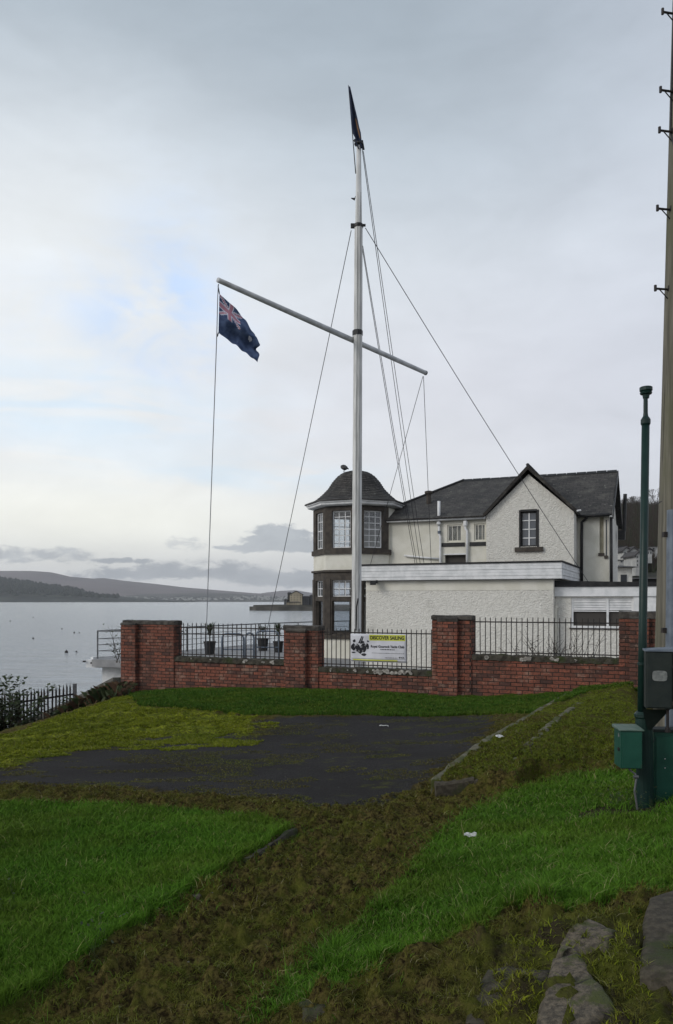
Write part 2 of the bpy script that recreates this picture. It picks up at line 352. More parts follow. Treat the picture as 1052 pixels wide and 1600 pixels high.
# ------------------------------------------------------------------ numpy noise and terrain height
def vnoise(x, y, seed=0):
    xi = np.floor(x).astype(np.int64); yi = np.floor(y).astype(np.int64); fx = x-xi; fy = y-yi
    fx = fx*fx*(3-2*fx); fy = fy*fy*(3-2*fy)
    def h(a, b):
        n = (a*374761393+b*668265263+seed*1442695041) & 0xffffffff
        n = ((n ^ (n >> 13))*1274126177) & 0xffffffff
        return ((n ^ (n >> 16)) & 0xffff)/65535.0
    return (h(xi, yi)*(1-fx)+h(xi+1, yi)*fx)*(1-fy)+(h(xi, yi+1)*(1-fx)+h(xi+1, yi+1)*fx)*fy
def fbm(x, y, seed=0, o=4):
    s = 0; a = .5; t = 0
    for i in range(o): s = s+a*vnoise(x*2**i, y*2**i, seed+i*17); t += a; a *= .5
    return s/t
CTRL = [(235,1082,18.2),(350,1078,17.5),(470,1079,16.7),(590,1083,16.0),(705,1091,15.35),(850,1087,14.65),(990,1078,13.95),
 (600,1255,7.2),(500,1120,12.7),(465,1300,5.95),(0,1270,6.7),(0,1600,3.0),(300,1450,3.94),(526,1500,3.46),(350,1600,2.9),
 (1005,1258,5.7),(850,1350,4.37),(700,1330,5.14),(1052,1400,3.58),(620,1420,3.98),(526,1560,2.99),(1052,1600,2.54),(900,1450,3.28),(800,1600,2.68),
 (980,1180,7.9),(960,1090,13.0),(900,1150,9.6),(830,1195,8.0),(740,1215,8.0),(660,1262,6.9),(0,1200,9.6),(120,1110,16.0),(190,1087,18.3),(0,1145,14.5),
 (200,1160,11.35),(100,1250,7.3),(300,1130,12.8),(750,1150,10.5),(650,1150,11.0)]
CP = [((px-CX)/F_PX*Y, Y, (HY-py)/F_PX*Y) for px, py, Y in CTRL]
CP += [(-9.6,22,-4.3),(-7.6,22,-4.0),(-6.4,20.5,-3.2),(-12,20,-5.2),(-13,26,-6.6),(-8,26,-6.0),(-14,14,-5),(-9.5,14,-3.6),(-7.8,17.5,-3.7),
 (-8,8,-2.6),(-12,6,-3.6),(-6,0,-1.9),(0,0,-1.5),(0,-5,-1.4),(6,0,-1.1),(9,6,-1.1),(9,12,-1.45),(-12,-5,-3),(10,-5,-.9)]
CPA = np.array(CP)
def _phi(r2): return .5*r2*np.log(r2+1e-9)
def _fit():
    n = len(CPA); X = CPA[:, :2]; D = ((X[:, None]-X[None])**2).sum(-1)
    A = np.zeros((n+3, n+3)); A[:n, :n] = _phi(D)+np.eye(n)*.02; A[:n, n] = 1; A[:n, n+1:] = X; A[n, :n] = 1; A[n+1:, :n] = X.T
    return np.linalg.solve(A, np.concatenate([CPA[:, 2], [0, 0, 0]]))
_W = _fit()
def hbase(x, y):
    x = np.asarray(x, float); y = np.asarray(y, float); z = _W[-3]+_W[-2]*x+_W[-1]*y
    for i in range(len(CPA)): z = z+_W[i]*_phi((x-CPA[i, 0])**2+(y-CPA[i, 1])**2)
    return z
def G(px, py):        # where the line of sight through a photo point meets the ground
    t = (px-CX)/F_PX; s = (HY-py)/F_PX; Y = np.linspace(1.6, 22, 900); h = hbase(t*Y, Y)-s*Y
    k = np.argmax(h > 0); Yk = Y[max(k, 1)]
    return np.array([t*Yk, Yk])
def gpoly(pts): return np.array([G(*p) if len(p) == 2 else np.array(p[:2]) for p in pts])
def inside(x, y, pl):
    r = np.zeros(x.shape, bool); n = len(pl)
    for i in range(n):
        x0, y0 = pl[i]; x1, y1 = pl[(i+1) % n]
        c = (y0 > y) != (y1 > y)
        with np.errstate(divide='ignore', invalid='ignore'): xx = (x1-x0)*(y-y0)/(y1-y0+1e-12)+x0
        r ^= c & (x < xx)
    return r
def sdist(x, y, pl):
    dm = np.full(x.shape, 1e9); n = len(pl)
    for i in range(n):
        a = pl[i]; b = pl[(i+1) % n]; e = b-a; t = np.clip(((x-a[0])*e[0]+(y-a[1])*e[1])/(e@e+1e-12), 0, 1)
        dm = np.minimum(dm, np.hypot(x-a[0]-t*e[0], y-a[1]-t*e[1]))
    return np.where(inside(x, y, pl), dm, -dm)
def sstep(v, a, b): t = np.clip((v-a)/(b-a), 0, 1); return t*t*(3-2*t)
Z_LAWN = gpoly([(0,1264),(140,1266),(280,1275),(400,1285),(462,1299),(440,1316),(380,1352),(300,1403),(220,1458),(140,1510),(60,1565),(0,1600)])
Z_LAWN = np.vstack([Z_LAWN, [[-2.2, 1.6], [-9, 1.6], [-9, 6.4]]])
Z_ASPH = gpoly([(0,1200),(140,1168),(235,1152),(330,1148),(415,1148),(392,1128),(450,1120),(600,1119),(770,1118),(760,1150),(700,1195),(640,1235),(590,1257),(500,1265),(400,1246),(250,1236),(100,1228),(0,1228)])
Z_ASPH = np.vstack([Z_ASPH, [[-8, 7.6], [-8, 9.4]]])
Z_YEL = gpoly([(0,1150),(60,1132),(120,1112),(190,1090),(240,1102),(400,1118),(415,1149),(380,1165),(260,1168),(150,1170),(60,1190),(0,1200)])
Z_YEL = np.vstack([Z_YEL, [[-9, 10], [-9, 15]]])
Z_STRIP = np.array(list(gpoly([(230,1100),(400,1116),(600,1117),(760,1116),(860,1112),(900,1095)]))+[[6.2,14.2],[2.3,15.9],[-.8,17.2],[-5.2,19.0]])
Z_BANK = gpoly([(400,1600),(450,1545),(560,1455),(625,1395),(660,1345),(700,1305),(740,1268),(800,1236),(880,1215),(960,1205),(1040,1200),(1052,1385),(960,1402),(880,1430),(790,1420),(700,1468),(600,1500),(520,1540),(470,1568)])
Z_BANK = np.vstack([Z_BANK[:11], [[7, 7.3], [7, 3.4]], Z_BANK[11:]])
Z_MOSS2 = gpoly([(690,1240),(760,1180),(860,1110),(930,1085),(985,1082),(990,1190),(900,1200),(830,1215)])
Z_MOSS2 = np.vstack([Z_MOSS2, []]) if False else Z_MOSS2
PATH = gpoly([(678,1246),(732,1198),(790,1156),(850,1120),(905,1088),(990,1080),(1000,1190),(900,1200),(840,1212),(805,1232)])
KA, KB = G(678, 1246), G(905, 1088)    # raised strip between the kerbs
def wall_v(x, y): return (x*ST+(y-16.5)*CT)     # distance behind the wall's front face
def wall_u(x, y): return (x*CT-(y-16.5)*ST)
def height(x, y, masks=False):
    z = hbase(x, y)
    wx = (fbm(x*2.2, y*2.2, 5)-.5)*.30+(fbm(x*9, y*9, 7, 2)-.5)*.10; wy = (fbm(x*2.2+9, y*2.2, 6)-.5)*.30+(fbm(x*9, y*9+5, 8, 2)-.5)*.10
    dl = sdist(x+wx*.18, y+wy*.18, Z_LAWN); da = sdist(x+wx*1.6, y+wy*1.6, Z_ASPH); dyl = sdist(x+wx*1.5, y+wy*1.5, Z_YEL)
    ds = sdist(x+wx, y+wy, Z_STRIP); db = sdist(x+wx*.7, y+wy*.7, Z_BANK); dp = sdist(x+wx*.1, y+wy*.1, PATH); dm = sdist(x+wx, y+wy, Z_MOSS2)
    lawn = sstep(dl, -.02, .05); bankm = sstep(db, -.08, .12); strip = sstep(ds, -.25, .2); yel = sstep(dyl, -.35, .35)
    asph = sstep(da, -.40, .45)*(1-.0*yel); pathm = sstep(dp, -.03, .03)
    mud = np.clip(1-lawn-bankm*.9-asph-strip*.9, 0, 1)
    near = sstep(y, 12, 5)
    clod = (fbm(x*8, y*8, 21, 3)-.5)*.08+(fbm(x*24, y*24, 31, 3)-.5)*.085+np.maximum(fbm(x*13, y*13, 41, 3)-.52, 0)*.26
    z = z+lawn*.055+mud*clod*(.45+.55*near)+(lawn+bankm)*(fbm(x*3, y*3, 51, 3)-.5)*.06+(yel+strip)*(1-asph)*(fbm(x*7, y*7, 61, 3)-.5)*.07
    ke = KB-KA; kd = np.abs((x-KA[0])*ke[1]-(y-KA[1])*ke[0])/np.linalg.norm(ke); z = z+pathm*.135*(1-sstep(kd, .75, 1.3))
    rr = sstep(sdist(x, y, Z_BANK), 0, -.2)*sstep(x, .3, .8)*sstep(y, 3.6, 3.2)     # rocky foreground corner
    z = z+rr*((fbm(x*5, y*5, 71, 4)-.5)*.14)
    vv = wall_v(x, y); behind = sstep(vv, .03, .2)*sstep(x, -5.6, -5.3)
    z = z*(1-behind)+behind*(-2.75)
    if not masks: return z
    return z, dict(lawn=lawn, bank=bankm, strip=strip, yel=yel, asph=asph, path=pathm, mud=mud, m2=sstep(dm, -.3, .3), rr=rr)

def axis(segs):
    a = []
    for s0, s1, st in segs: a += list(np.arange(s0, s1, st))
    return np.array(a+[segs[-1][1]])
gx = axis([(-16, -7, .2), (-7, -4.2, .06), (-4.2, 3.2, .026), (3.2, 7, .06), (7, 16, .25)])
gy = axis([(-7, 1.6, .3), (1.6, 2.3, .06), (2.3, 7.5, .024), (7.5, 12, .045), (12, 20, .07), (20, 28, .2)])
XX, YY = np.meshgrid(gx, gy); nx, ny = len(gx), len(gy)
ZZ, MK = height(XX, YY, True)
co = np.stack([XX, YY, ZZ+EZ], -1).reshape(-1, 3)
ii = (np.arange(ny-1)[:, None]*nx+np.arange(nx-1)[None]).reshape(-1)
quads = np.stack([ii, ii+1, ii+nx+1, ii+nx], 1)
def np_mesh(name, co, faces, k, smooth=True):
    me = bpy.data.meshes.new(name); me.vertices.add(len(co)); me.vertices.foreach_set('co', co.astype(np.float32).ravel())
    nf = len(faces); me.loops.add(nf*k); me.loops.foreach_set('vertex_index', faces.astype(np.int32).ravel())
    me.polygons.add(nf); me.polygons.foreach_set('loop_start', (np.arange(nf)*k).astype(np.int32))
    me.polygons.foreach_set('use_smooth', np.full(nf, smooth)); me.update(calc_edges=True); return me
me = np_mesh('ground', co, quads, 4)
def vcol(me, name, arr):
    a = me.color_attributes.new(name, 'FLOAT_COLOR', 'POINT'); b = np.ones((len(arr), 4), np.float32); b[:, :3] = arr; a.data.foreach_set('color', b.ravel())
f = lambda k: MK[k].reshape(-1)
vcol(me, 'za', np.stack([f('asph'), np.maximum(f('lawn'), f('bank')), f('yel')], 1))
vcol(me, 'zb', np.stack([f('strip'), f('m2'), f('rr')], 1))
earth = np.exp(-(((XX-2.15)/.6)**2+((YY-5.62)/.32)**2)).reshape(-1)
dark = np.exp(-(wall_v(XX, YY)/.35)**2).reshape(-1)
brush = (sstep(XX, -5.2, -6.0)*sstep(YY, 15.5, 17.5)).reshape(-1)
vcol(me, 'zc', np.stack([earth, dark, brush], 1))
def mk_ground():
    M = bpy.data.materials.new('mossy ground'); M.use_nodes = True; n = NT(M.node_tree); B = M.node_tree.nodes['Principled BSDF']
    P_ = n.pos()
    def sp(a):
        s = n.N.new('ShaderNodeSeparateColor'); n.L.new(n.attr(a), s.inputs[0]); return s.outputs
    a = sp('za'); b = sp('zb'); c_ = sp('zc')
    n1 = n.noise(P_, 5, 6, .65); n2 = n.noise(P_, 38, 5, .7); n3 = n.noise(P_, 1.2, 4); n4 = n.noise(P_, 120, 3, .6)
    c = n.mix(n.ramp(n2, .38, .62), (.022, .016, .007), (.105, .085, .028))
    c = n.mix(n.m('MULTIPLY', n.ramp(n1, .45, .64), .7), c, (.075, .084, .014))
    c = n.mix(n.m('MULTIPLY', n.ramp(n4, .62, .72), .5), c, (.13, .11, .07))
    moss = n.mix(n.ramp(n1, .35, .65), (.062, .076, .010), (.130, .158, .016)); moss = n.mix(n.ramp(n2, .42, .60), moss, (.026, .020, .009))
    c = n.mix(n.m('MULTIPLY', b[1], n.ramp(n.m('ADD', n3, n.m('MULTIPLY', n1, .6)), .5, .85)), c, moss)
    gr = n.mix(n.ramp(n2, .4, .6), (.022, .040, .006), (.040, .068, .010))
    c = n.mix(n.m('MULTIPLY', b[0], .9), c, gr)
    ym = n.mix(n.ramp(n1, .38, .68), (.090, .115, .010), (.210, .235, .018)); ym = n.mix(n.ramp(n2, .42, .62), ym, (.040, .038, .012))
    yf = n.ramp(n.m('ADD', a[2], n.m('ADD', n.m('MULTIPLY', n.m('SUBTRACT', n1, .5), 2.2), n.m('MULTIPLY', n.m('SUBTRACT', n2, .5), 1.2))), .30, .75)
    c = n.mix(yf, c, ym)
    asp = n.mix(n.ramp(n4, .40, .60), (.018, .017, .017), (.058, .055, .054)); asp = n.mix(n.m('MULTIPLY', n.ramp(n.noise(P_, .8, 6, .65), .42, .62), .6), asp, (.027, .025, .024))
    asp = n.mix(n.m('MULTIPLY', n.ramp(n.noise(P_, 230, 2), .68, .74), .8), asp, (.14, .14, .14))
    asp = n.mix(n.m('MULTIPLY', n.ramp(n.noise(n.mapping(P_, (1, 2.0, 1)), 1.6, 8, .72), .56, .66), n.ramp(n2, .35, .6)), asp, (.075, .078, .022))
    af = n.ramp(n.m('ADD', a[0], n.m('ADD', n.m('MULTIPLY', n.m('SUBTRACT', n2, .5), 1.3), n.m('MULTIPLY', n.m('SUBTRACT', n1, .5), 1.6))), .35, .65)
    c = n.mix(af, c, asp)
    c = n.mix(a[1], c, gr)
    rock = n.mix(n.ramp(n1, .4, .6), (.040, .034, .020), (.075, .082, .016)); c = n.mix(b[2], c, rock)
    c = n.mix(n.m('MULTIPLY', n.ramp(c_[0], .15, .6), .95), c, n.mix(n.ramp(n2, .4, .65), (.018, .013, .008), (.05, .045, .025)))
    c = n.mix(n.m('MULTIPLY', c_[2], .9), c, n.mix(n.ramp(n2, .4, .65), (.030, .018, .010), (.028, .034, .012)))
    n.put(B.inputs['Base Color'], c); B.inputs['Roughness'].default_value = 1.0; B.inputs['Specular IOR Level'].default_value = .04
    h = n.m('ADD', n.m('MULTIPLY', n2, .7), n.m('MULTIPLY', n4, .3))
    n.L.new(n.bump(h, .9, .02), B.inputs['Normal']); return M
MT['ground'] = mk_ground(); me.materials.append(MT['ground'])
ground = bpy.data.objects.new('ground', me); COL.objects.link(ground); tag(ground, kind='structure')

# ------------------------------------------------------------------ grass as blades
def mk_grass(name, ca, cb, cdry, dry=.03):
    M = bpy.data.materials.new(name); M.use_nodes = True; n = NT(M.node_tree); B = M.node_tree.nodes['Principled BSDF']
    s = n.N.new('ShaderNodeSeparateColor'); n.L.new(n.attr('tone'), s.inputs[0])
    c = n.mix(s.outputs[0], ca, cb); c = n.mix(n.ramp(s.outputs[1], 1-dry-.01, 1-dry), c, cdry)
    c = n.mix(n.m('MULTIPLY', n.ramp(n.noise(n.pos(), 1.1, 4), .45, .68), .5), c, (.085, .120, .014))
    n.put(B.inputs['Base Color'], c); B.inputs['Roughness'].default_value = .75; B.inputs['Specular IOR Level'].default_value = .08
    return M
MT['lawn_blade'] = mk_grass('lawn grass blades', (.044, .112, .010), (.092, .205, .017), (.24, .24, .09), .03)
MT['bank_blade'] = mk_grass('bank grass blades', (.042, .106, .010), (.090, .195, .017), (.26, .25, .11), .045)
MT['moss_blade'] = mk_grass('moss and short turf', (.085, .112, .009), (.215, .240, .018), (.24, .22, .09), .05)
MT['path_blade'] = mk_grass('old path moss', (.064, .080, .010), (.140, .175, .016), (.20, .18, .10), .04)
MT['mud_blade'] = mk_grass('mossy debris', (.058, .048, .013), (.120, .122, .022), (.20, .18, .10), .03)
MT['strip_blade'] = mk_grass('verge grass blades', (.030, .072, .009), (.064, .130, .013), (.16, .17, .04), .05)
def blades(name, mname, x, y, hgt, wid, lean=.5, bend=.6):
    n = len(x); z = height(x, y)-.006
    a = RNG.uniform(0, 2*math.pi, n); b = RNG.uniform(0, 2*math.pi, n)
    wd = wid*RNG.uniform(.7, 1.3, n)*.5; h = hgt*RNG.uniform(.5, 1.25, n)
    dxx, dyy = np.cos(a)*wd, np.sin(a)*wd; l = RNG.uniform(.1, 1, n)*lean; lx, ly = np.cos(b)*l*h, np.sin(b)*l*h
    base = np.stack([x, y, z+EZ], 1); o = np.stack([dxx, dyy, 0*dxx], 1)
    mid = base+np.stack([lx*.4, ly*.4, h*.6], 1); tip = base+np.stack([lx*(1+bend), ly*(1+bend), h], 1)
    V = np.stack([base-o, base+o, mid+o*.75, mid-o*.75, tip], 1).reshape(-1, 3)
    i = np.arange(n)*5; T = np.concatenate([np.stack([i, i+1, i+2], 1), np.stack([i, i+2, i+3], 1), np.stack([i+3, i+2, i+4], 1)])
    me = np_mesh(name, V, T, 3, False); t = np.stack([np.clip(RNG.normal(.5, .25, n)+(fbm(x*1.5, y*1.5, 90, 3)-.5)*.9, 0, 1), RNG.uniform(0, 1, n), 0*x], 1)
    vcol(me, 'tone', np.repeat(t, 5, axis=0)); me.materials.append(MT[mname])
    ob = bpy.data.objects.new(name, me); COL.objects.link(ob); return ob
Z_ALLA = np.array([[-7, 5.8], [3.0, 5.8], [4.2, 13], [-7, 13]])
def scatter(poly, dens, p=1.6, y0=3.5, lim=.52, edge=.02, warp=.0):
    x0, y0_, x1, y1 = poly[:, 0].min()-.3, max(poly[:, 1].min()-.3, 1.9), poly[:, 0].max()+.3, poly[:, 1].max()+.3
    n = int((x1-x0)*(y1-y0_)*dens); x = RNG.uniform(x0, x1, n); y = RNG.uniform(y0_, y1, n)
    k = (np.abs(x/y) < lim) & (RNG.uniform(0, 1, n) < np.minimum(1, (y0/y)**p)); x, y = x[k], y[k]
    wx = (fbm(x*2.2, y*2.2, 5)-.5)*.30+(fbm(x*9, y*9, 7, 2)-.5)*.10; wy = (fbm(x*2.2+9, y*2.2, 6)-.5)*.30+(fbm(x*9, y*9+5, 8, 2)-.5)*.10
    k = sdist(x+wx*warp, y+wy*warp, poly) > edge; return x[k], y[k]
x, y = scatter(Z_LAWN, 26000, warp=.18)
tall = 1+.7*sstep(-sdist(x, y, Z_LAWN), -.12, 0)
tag(blades('lawn_grass', 'lawn_blade', x, y, (.032+.010*fbm(x*4, y*4, 3))*tall, .0038*(y/4)**.8, .9), 'smooth mown green lawn in the near left corner', 'lawn', kind='stuff')
x, y = scatter(Z_BANK, 26000, warp=.7, edge=-.03)
k = np.exp(-(((x-2.15)/.55)**2+((y-5.62)/.28)**2)) < .35+.45*fbm(x*7, y*7, 19, 3); x, y = x[k], y[k]
hh = .034+.055*sstep(fbm(x*3.2, y*3.2, 15, 3), .5, .75)*sstep(y, 5.2, 3.4)
tag(blades('bank_grass', 'bank_blade', x, y, hh, .0040*(y/4)**.8, .9), 'longer green grass on the bank below the green cabinets', 'grass', kind='stuff')
for zz, nm, lb in ((Z_LAWN, 'lawn_tuft', 'longer tufts standing out of the near left lawn'), (Z_BANK, 'bank_tuft', 'long wispy tufts in the bank grass')):
    x, y = scatter(zz, 5200, warp=.5, edge=-.05); k = fbm(x*2.4, y*2.4, 95, 4) > (.62 if nm == 'lawn_tuft' else .56); x, y = x[k], y[k]
    tag(blades(nm, 'bank_blade', x, y, .068+0*x, .0042*(y/4)**.8, 1.3), lb, 'grass', kind='stuff')
for zz, nm, lb in ((Z_LAWN, 'lawn_fringe', 'thin grass straggling from the lawn edge into the mud'), (Z_BANK, 'bank_fringe', 'thin grass straggling from the bank edge into the mud')):
    x, y = scatter(zz, 9000, warp=.6, edge=-.30); dd = sdist(x, y, zz); k = (dd < .02) & (RNG.uniform(0, 1, len(x)) < np.exp(dd/.09)*.9) & (fbm(x*5, y*5, 97, 3) > .42); x, y = x[k], y[k]
    tag(blades(nm, 'bank_blade', x, y, .034+0*x, .0040*(y/4)**.8, 1.2), lb, 'grass', kind='stuff')
x, y = scatter(Z_STRIP, 7000, .5, 14, warp=1, edge=-.12)
tag(blades('verge_grass', 'strip_blade', x, y, .055+0*x, .011, .8), 'strip of dark grass along the foot of the brick wall', 'grass', kind='stuff')
x, y = scatter(Z_YEL, 9000, .6, 10, warp=1.5, edge=-.15)
k = fbm(x*1.4, y*3.2, 77, 5)-.16*(1-sstep(sdist(x, y, Z_YEL), -.2, .5)) > .44; x, y = x[k], y[k]
tag(blades('yellow_moss', 'moss_blade', x, y, .028+0*x, .011, 1.2), 'yellow green moss and turf on the left of the tarmac', 'moss', kind='stuff')
x, y = scatter(Z_ALLA, 5200, .7, 6, lim=.5)
_, mk = height(x, y, True); k = (mk['asph'] > .02) & (fbm(x*1.6, y*3.2, 87, 5)+.16*(1-mk['asph'])+.05*(fbm(x*9, y*9, 88, 2)-.5) > .575); x, y = x[k], y[k]
tag(blades('tarmac_moss', 'mud_blade', x, y, .014+0*x, .010, 1.6), 'moss creeping over the ragged edges of the tarmac', 'moss', kind='stuff')
x, y = scatter(Z_MOSS2, 7000, .8, 8, warp=1, edge=-.1)
k = fbm(x*3, y*3, 78, 4) > .47; x, y = x[k], y[k]
tag(blades('path_moss', 'path_blade', x, y, .022+0*x, .008, 1.2), 'moss over the old kerbed path on the right', 'moss', kind='stuff')
Z_ALL = np.array([[-3.4, 1.9], [3.2, 1.9], [4.5, 8], [2, 12.5], [-6, 9.0], [-4, 6]])
x, y = scatter(Z_ALL, 17000, 1.4, 3.5)
_, mk = height(x, y, True); k = (mk['mud'] > .6) & (fbm(x*9, y*9, 79, 3) > .42); x, y = x[k], y[k]
tag(blades('mud_moss', 'mud_blade', x, y, .016+.012*fbm(x*5, y*5, 80), .0045*(y/4)**.8, 1.6), 'brown moss and plant debris over the muddy track', 'moss', kind='stuff')
x, y = scatter(Z_ALL, 9000, 1.0, 3.2); _, mk = height(x, y, True); k = (mk['rr'] > .5) & (fbm(x*6, y*6, 81, 3) > .5); x, y = x[k], y[k]
tag(blades('rock_moss', 'moss_blade', x, y, .022+0*x, .0045, 1.3), 'moss and turf between the flat stones', 'moss', kind='stuff')

# ------------------------------------------------------------------ water
def mk_water():
    M = bpy.data.materials.new('sea water'); M.use_nodes = True; n = NT(M.node_tree); B = M.node_tree.nodes['Principled BSDF']
    B.inputs['Base Color'].default_value = (.40, .42, .435, 1); B.inputs['Roughness'].default_value = .12; B.inputs['IOR'].default_value = 2.0
    B.inputs['Specular IOR Level'].default_value = .8
    P_ = n.pos(); h = n.m('ADD', n.m('MULTIPLY', n.noise(n.mapping(P_, (.45, 1.0, 1)), 1.0, 6, .62), 1.3), n.m('MULTIPLY', n.noise(n.mapping(P_, (.10, .22, 1), (0, 0, .12)), 1.0, 6, .65), 7.0))
    n.L.new(n.bump(h, .62, .5), B.inputs['Normal']); return M
MT['water'] = mk_water()
m = MB(); m.add([(-7000, 8, 0), (3000, 8, 0), (3000, 7000, 0), (-7000, 7000, 0)], [(0, 1, 2, 3)]); tag(m.build('water', 'water'), kind='structure')

# ------------------------------------------------------------------ far hills (real ridges at their distance)
def ridge(name, pts, Y, depth, foot, mname, nz=.06, nf=.004, steps=160):
    xs = np.array([(p[0]-CX)/F_PX*Y for p in pts]); zs = np.array([(HY-p[1])/F_PX*Y+EZ for p in pts])
    X = np.linspace(xs[0], xs[-1], steps); Zc = np.interp(X, xs, zs); rows = 26; V = []
    for r in range(rows):
        s = r/(rows-1); yy = Y-depth*(1-s)+(0 if s < .85 else 0)
        prof = s**.8 if s < .999 else 1
        nn = (fbm(X*nf+3, np.full_like(X, yy*nf), 8, 5)-.5)*nz*(Zc.max())*math.sin(math.pi*min(s, .98))
        V.append(np.stack([X*(yy/Y)**.35, np.full_like(X, yy), foot+(Zc-foot)*prof+nn], 1))
    V.append(np.stack([X, np.full_like(X, Y+depth*.8), np.full_like(X, foot)], 1)); rows += 1
    V = np.concatenate(V); i = (np.arange(rows-1)[:, None]*steps+np.arange(steps-1)[None]).reshape(-1)
    me = np_mesh(name, V, np.stack([i, i+1, i+steps+1, i+steps], 1), 4); me.materials.append(MT[mname])
    o = bpy.data.objects.new(name, me); COL.objects.link(o); return tag(o, kind='structure')
MT['moor'] = mat('purple brown moor', (.185, .150, .146), (.135, .114, .112), .0022, .95, 0, lo=.3, hi=.7, c3=(.13, .115, .09), s3=.006, lo3=.55, hi3=.8)
MT['woodhill'] = mat('wooded shore', (.050, .056, .040), (.022, .027, .022), .02, .95, 0, c3=(.075, .085, .045), s3=.0035, lo3=.56, hi3=.66, stretch=(1, .5, 3))
MT['townhill'] = mat('town shore', (.115, .110, .100), (.06, .062, .056), .012, .95, 0, c3=(.10, .10, .08), s3=.004, lo3=.5, hi3=.7)
ridge('moor_hill', [(-900,905),(-500,880),(-250,892),(0,892),(50,892),(80,894),(110,901),(145,904),(160,903),(200,908),(240,912),(290,918),(340,922),(400,927),(460,931),(520,934)], 5200, 1800, 1, 'moor')
ridge('far_hill', [(360,936),(390,930),(415,926),(440,923),(462,922),(485,926),(510,930),(600,925),(760,915),(1100,905),(1500,900)], 6200, 1500, 1, 'moor')
ridge('wooded_hill', [(-900,900),(-400,890),(-150,900),(0,903),(20,906),(50,911),(70,914),(85,913),(110,919),(130,925),(170,930),(230,935),(300,938),(330,940)], 3300, 800, 1, 'woodhill', .12, .012)
ridge('town_hill', [(60,941),(120,934),(180,930),(240,928),(300,927),(350,927),(400,930),(440,933),(500,936),(700,936),(1000,934)], 3900, 900, 1, 'townhill')
# trees standing along the wooded hill: a far wood read as one mass
m = MB()
for i in range(1500):
    px = random.uniform(-60, 185); s = random.random()**.6; Y = 2560+s*720
    base = np.interp(px, [-900, 0, 50, 110, 170, 300], [900, 905, 912, 921, 931, 939]); z0 = (HY-base)/F_PX*3300*(max(.02, (Y-2500)/800))**.8
    if px > 130 and s > .5: continue
    x = (px-CX)/F_PX*Y; hgt = random.uniform(9, 20); r = random.uniform(5, 12); n = 5; a0 = random.random()*6
    ring = [(x+r*math.cos(a0+k*1.256)*random.uniform(.6, 1.1), Y+r*math.sin(a0+k*1.256), z0+EZ+hgt*random.uniform(.1, .5)) for k in range(n)]
    m.add(ring+[(x+random.uniform(-2, 2), Y, z0+EZ+hgt)], [(k, (k+1) % n, n) for k in range(n)])
MT['fartree'] = mat('far dark trees', (.018, .024, .018), (.035, .040, .028), .03, .95, 0)
tag(m.build('far_wood', 'fartree'), 'dark woodland along the low far shore at left', 'woodland', kind='stuff')
m = MB(); I = lambda u, v, z: Vector((u, v, z))
for i in range(420):
    px = random.uniform(150, 480); Y = random.uniform(3050, 3700); x = (px-CX)/F_PX*Y
    z = EZ-3+max(0, (Y-3000)/900)**.8*(HY-929)/F_PX*3900*.85; wd = random.uniform(4, 11)
    m.mi = 0 if random.random() < .75 else 1; m.box(I, x, x+wd, Y, Y+8, z, z+random.uniform(4, 7)); 
tag(m.build('far_town', ['town_white', 'flats_grey']), 'scatter of tiny pale houses on the far shore', 'town', kind='stuff')

# ------------------------------------------------------------------ land behind and to the right
def landz(x, y):
    t = x/np.maximum(y, 30); s = sstep(t, .08, .30)
    prof = np.interp(y, [20, 40, 90, 180, 230, 300, 400, 600], [-2.6, -2.5, -1.0, 5.5, 10, 22, 46, 60])
    low = np.interp(y, [20, 60, 300, 470, 520, 600], [-2.6, -2.8, -3.6, -3.4, -3, -3])
    return low*(1-s)+prof*s+(fbm(x*.03, y*.03, 4)-.5)*3*sstep(y, 150, 400)*s
nxs, nys = 120, 120; ys = np.linspace(30, 620, nys); V = []
for yv in ys:
    xl = np.interp(yv, [30, 60, 200, 400, 450, 500, 620], [3, 6, 10, 12, 14, 14, 16]); xr = max(60, yv*1.1)
    X = np.linspace(xl, xr, nxs); z = landz(X, np.full_like(X, yv)); z[0] = -7; V.append(np.stack([X, np.full_like(X, yv), z+EZ], 1))
V = np.concatenate(V); i = (np.arange(nys-1)[:, None]*nxs+np.arange(nxs-1)[None]).reshape(-1)
MT['land'] = mat('brown winter hillside', (.022, .019, .014), (.036, .034, .020), .12, .95, 0, c3=(.045, .05, .02), s3=.04, lo3=.55, hi3=.75)
me = np_mesh('hillside', V, np.stack([i, i+1, i+nxs+1, i+nxs], 1), 4); me.materials.append(MT['land'])
o = bpy.data.objects.new('hillside', me); COL.objects.link(o); tag(o, kind='structure')
# ------------------------------------------------------------------ brick boundary wall
W0 = 16.5; WF = frame(W0)
def tone():
    r = random.random()
    if r < .12: c = (.060, .026, .020)
    elif r < .2: c = (.20, .075, .050)
    else: k = random.uniform(.7, 1.3); c = (.235*k, .072*k, .040*k)
    return c
def bricks(m, face, a0, a1, z0, z1):      # face(a, z, out) -> world point, a to the right
    z = z0; row = 0; H, L, J = .062, .212, .013
    while z < z1-.02:
        zt = min(z+H, z1); a = a0-(L+J)*(.5 if row % 2 else 0)
        while a < a1:
            b0, b1 = max(a, a0), min(a+L, a1)
            if b1-b0 > .02:
                m.tone = tone(); o = .006+random.uniform(-.002, .003); e = .003
                q = lambda A, Zz, oo: face(A, Zz, oo)
                m.add([q(b0, z, 0), q(b1, z, 0), q(b1, zt, 0), q(b0, zt, 0), q(b0+e, z+e, o), q(b1-e, z+e, o), q(b1-e, zt-e, o), q(b0+e, zt-e, o)],
                      [(4, 5, 6, 7), (0, 1, 5, 4), (1, 2, 6, 5), (2, 3, 7, 6), (3, 0, 4, 7)])
            a += L+J
        z += H+J; row += 1
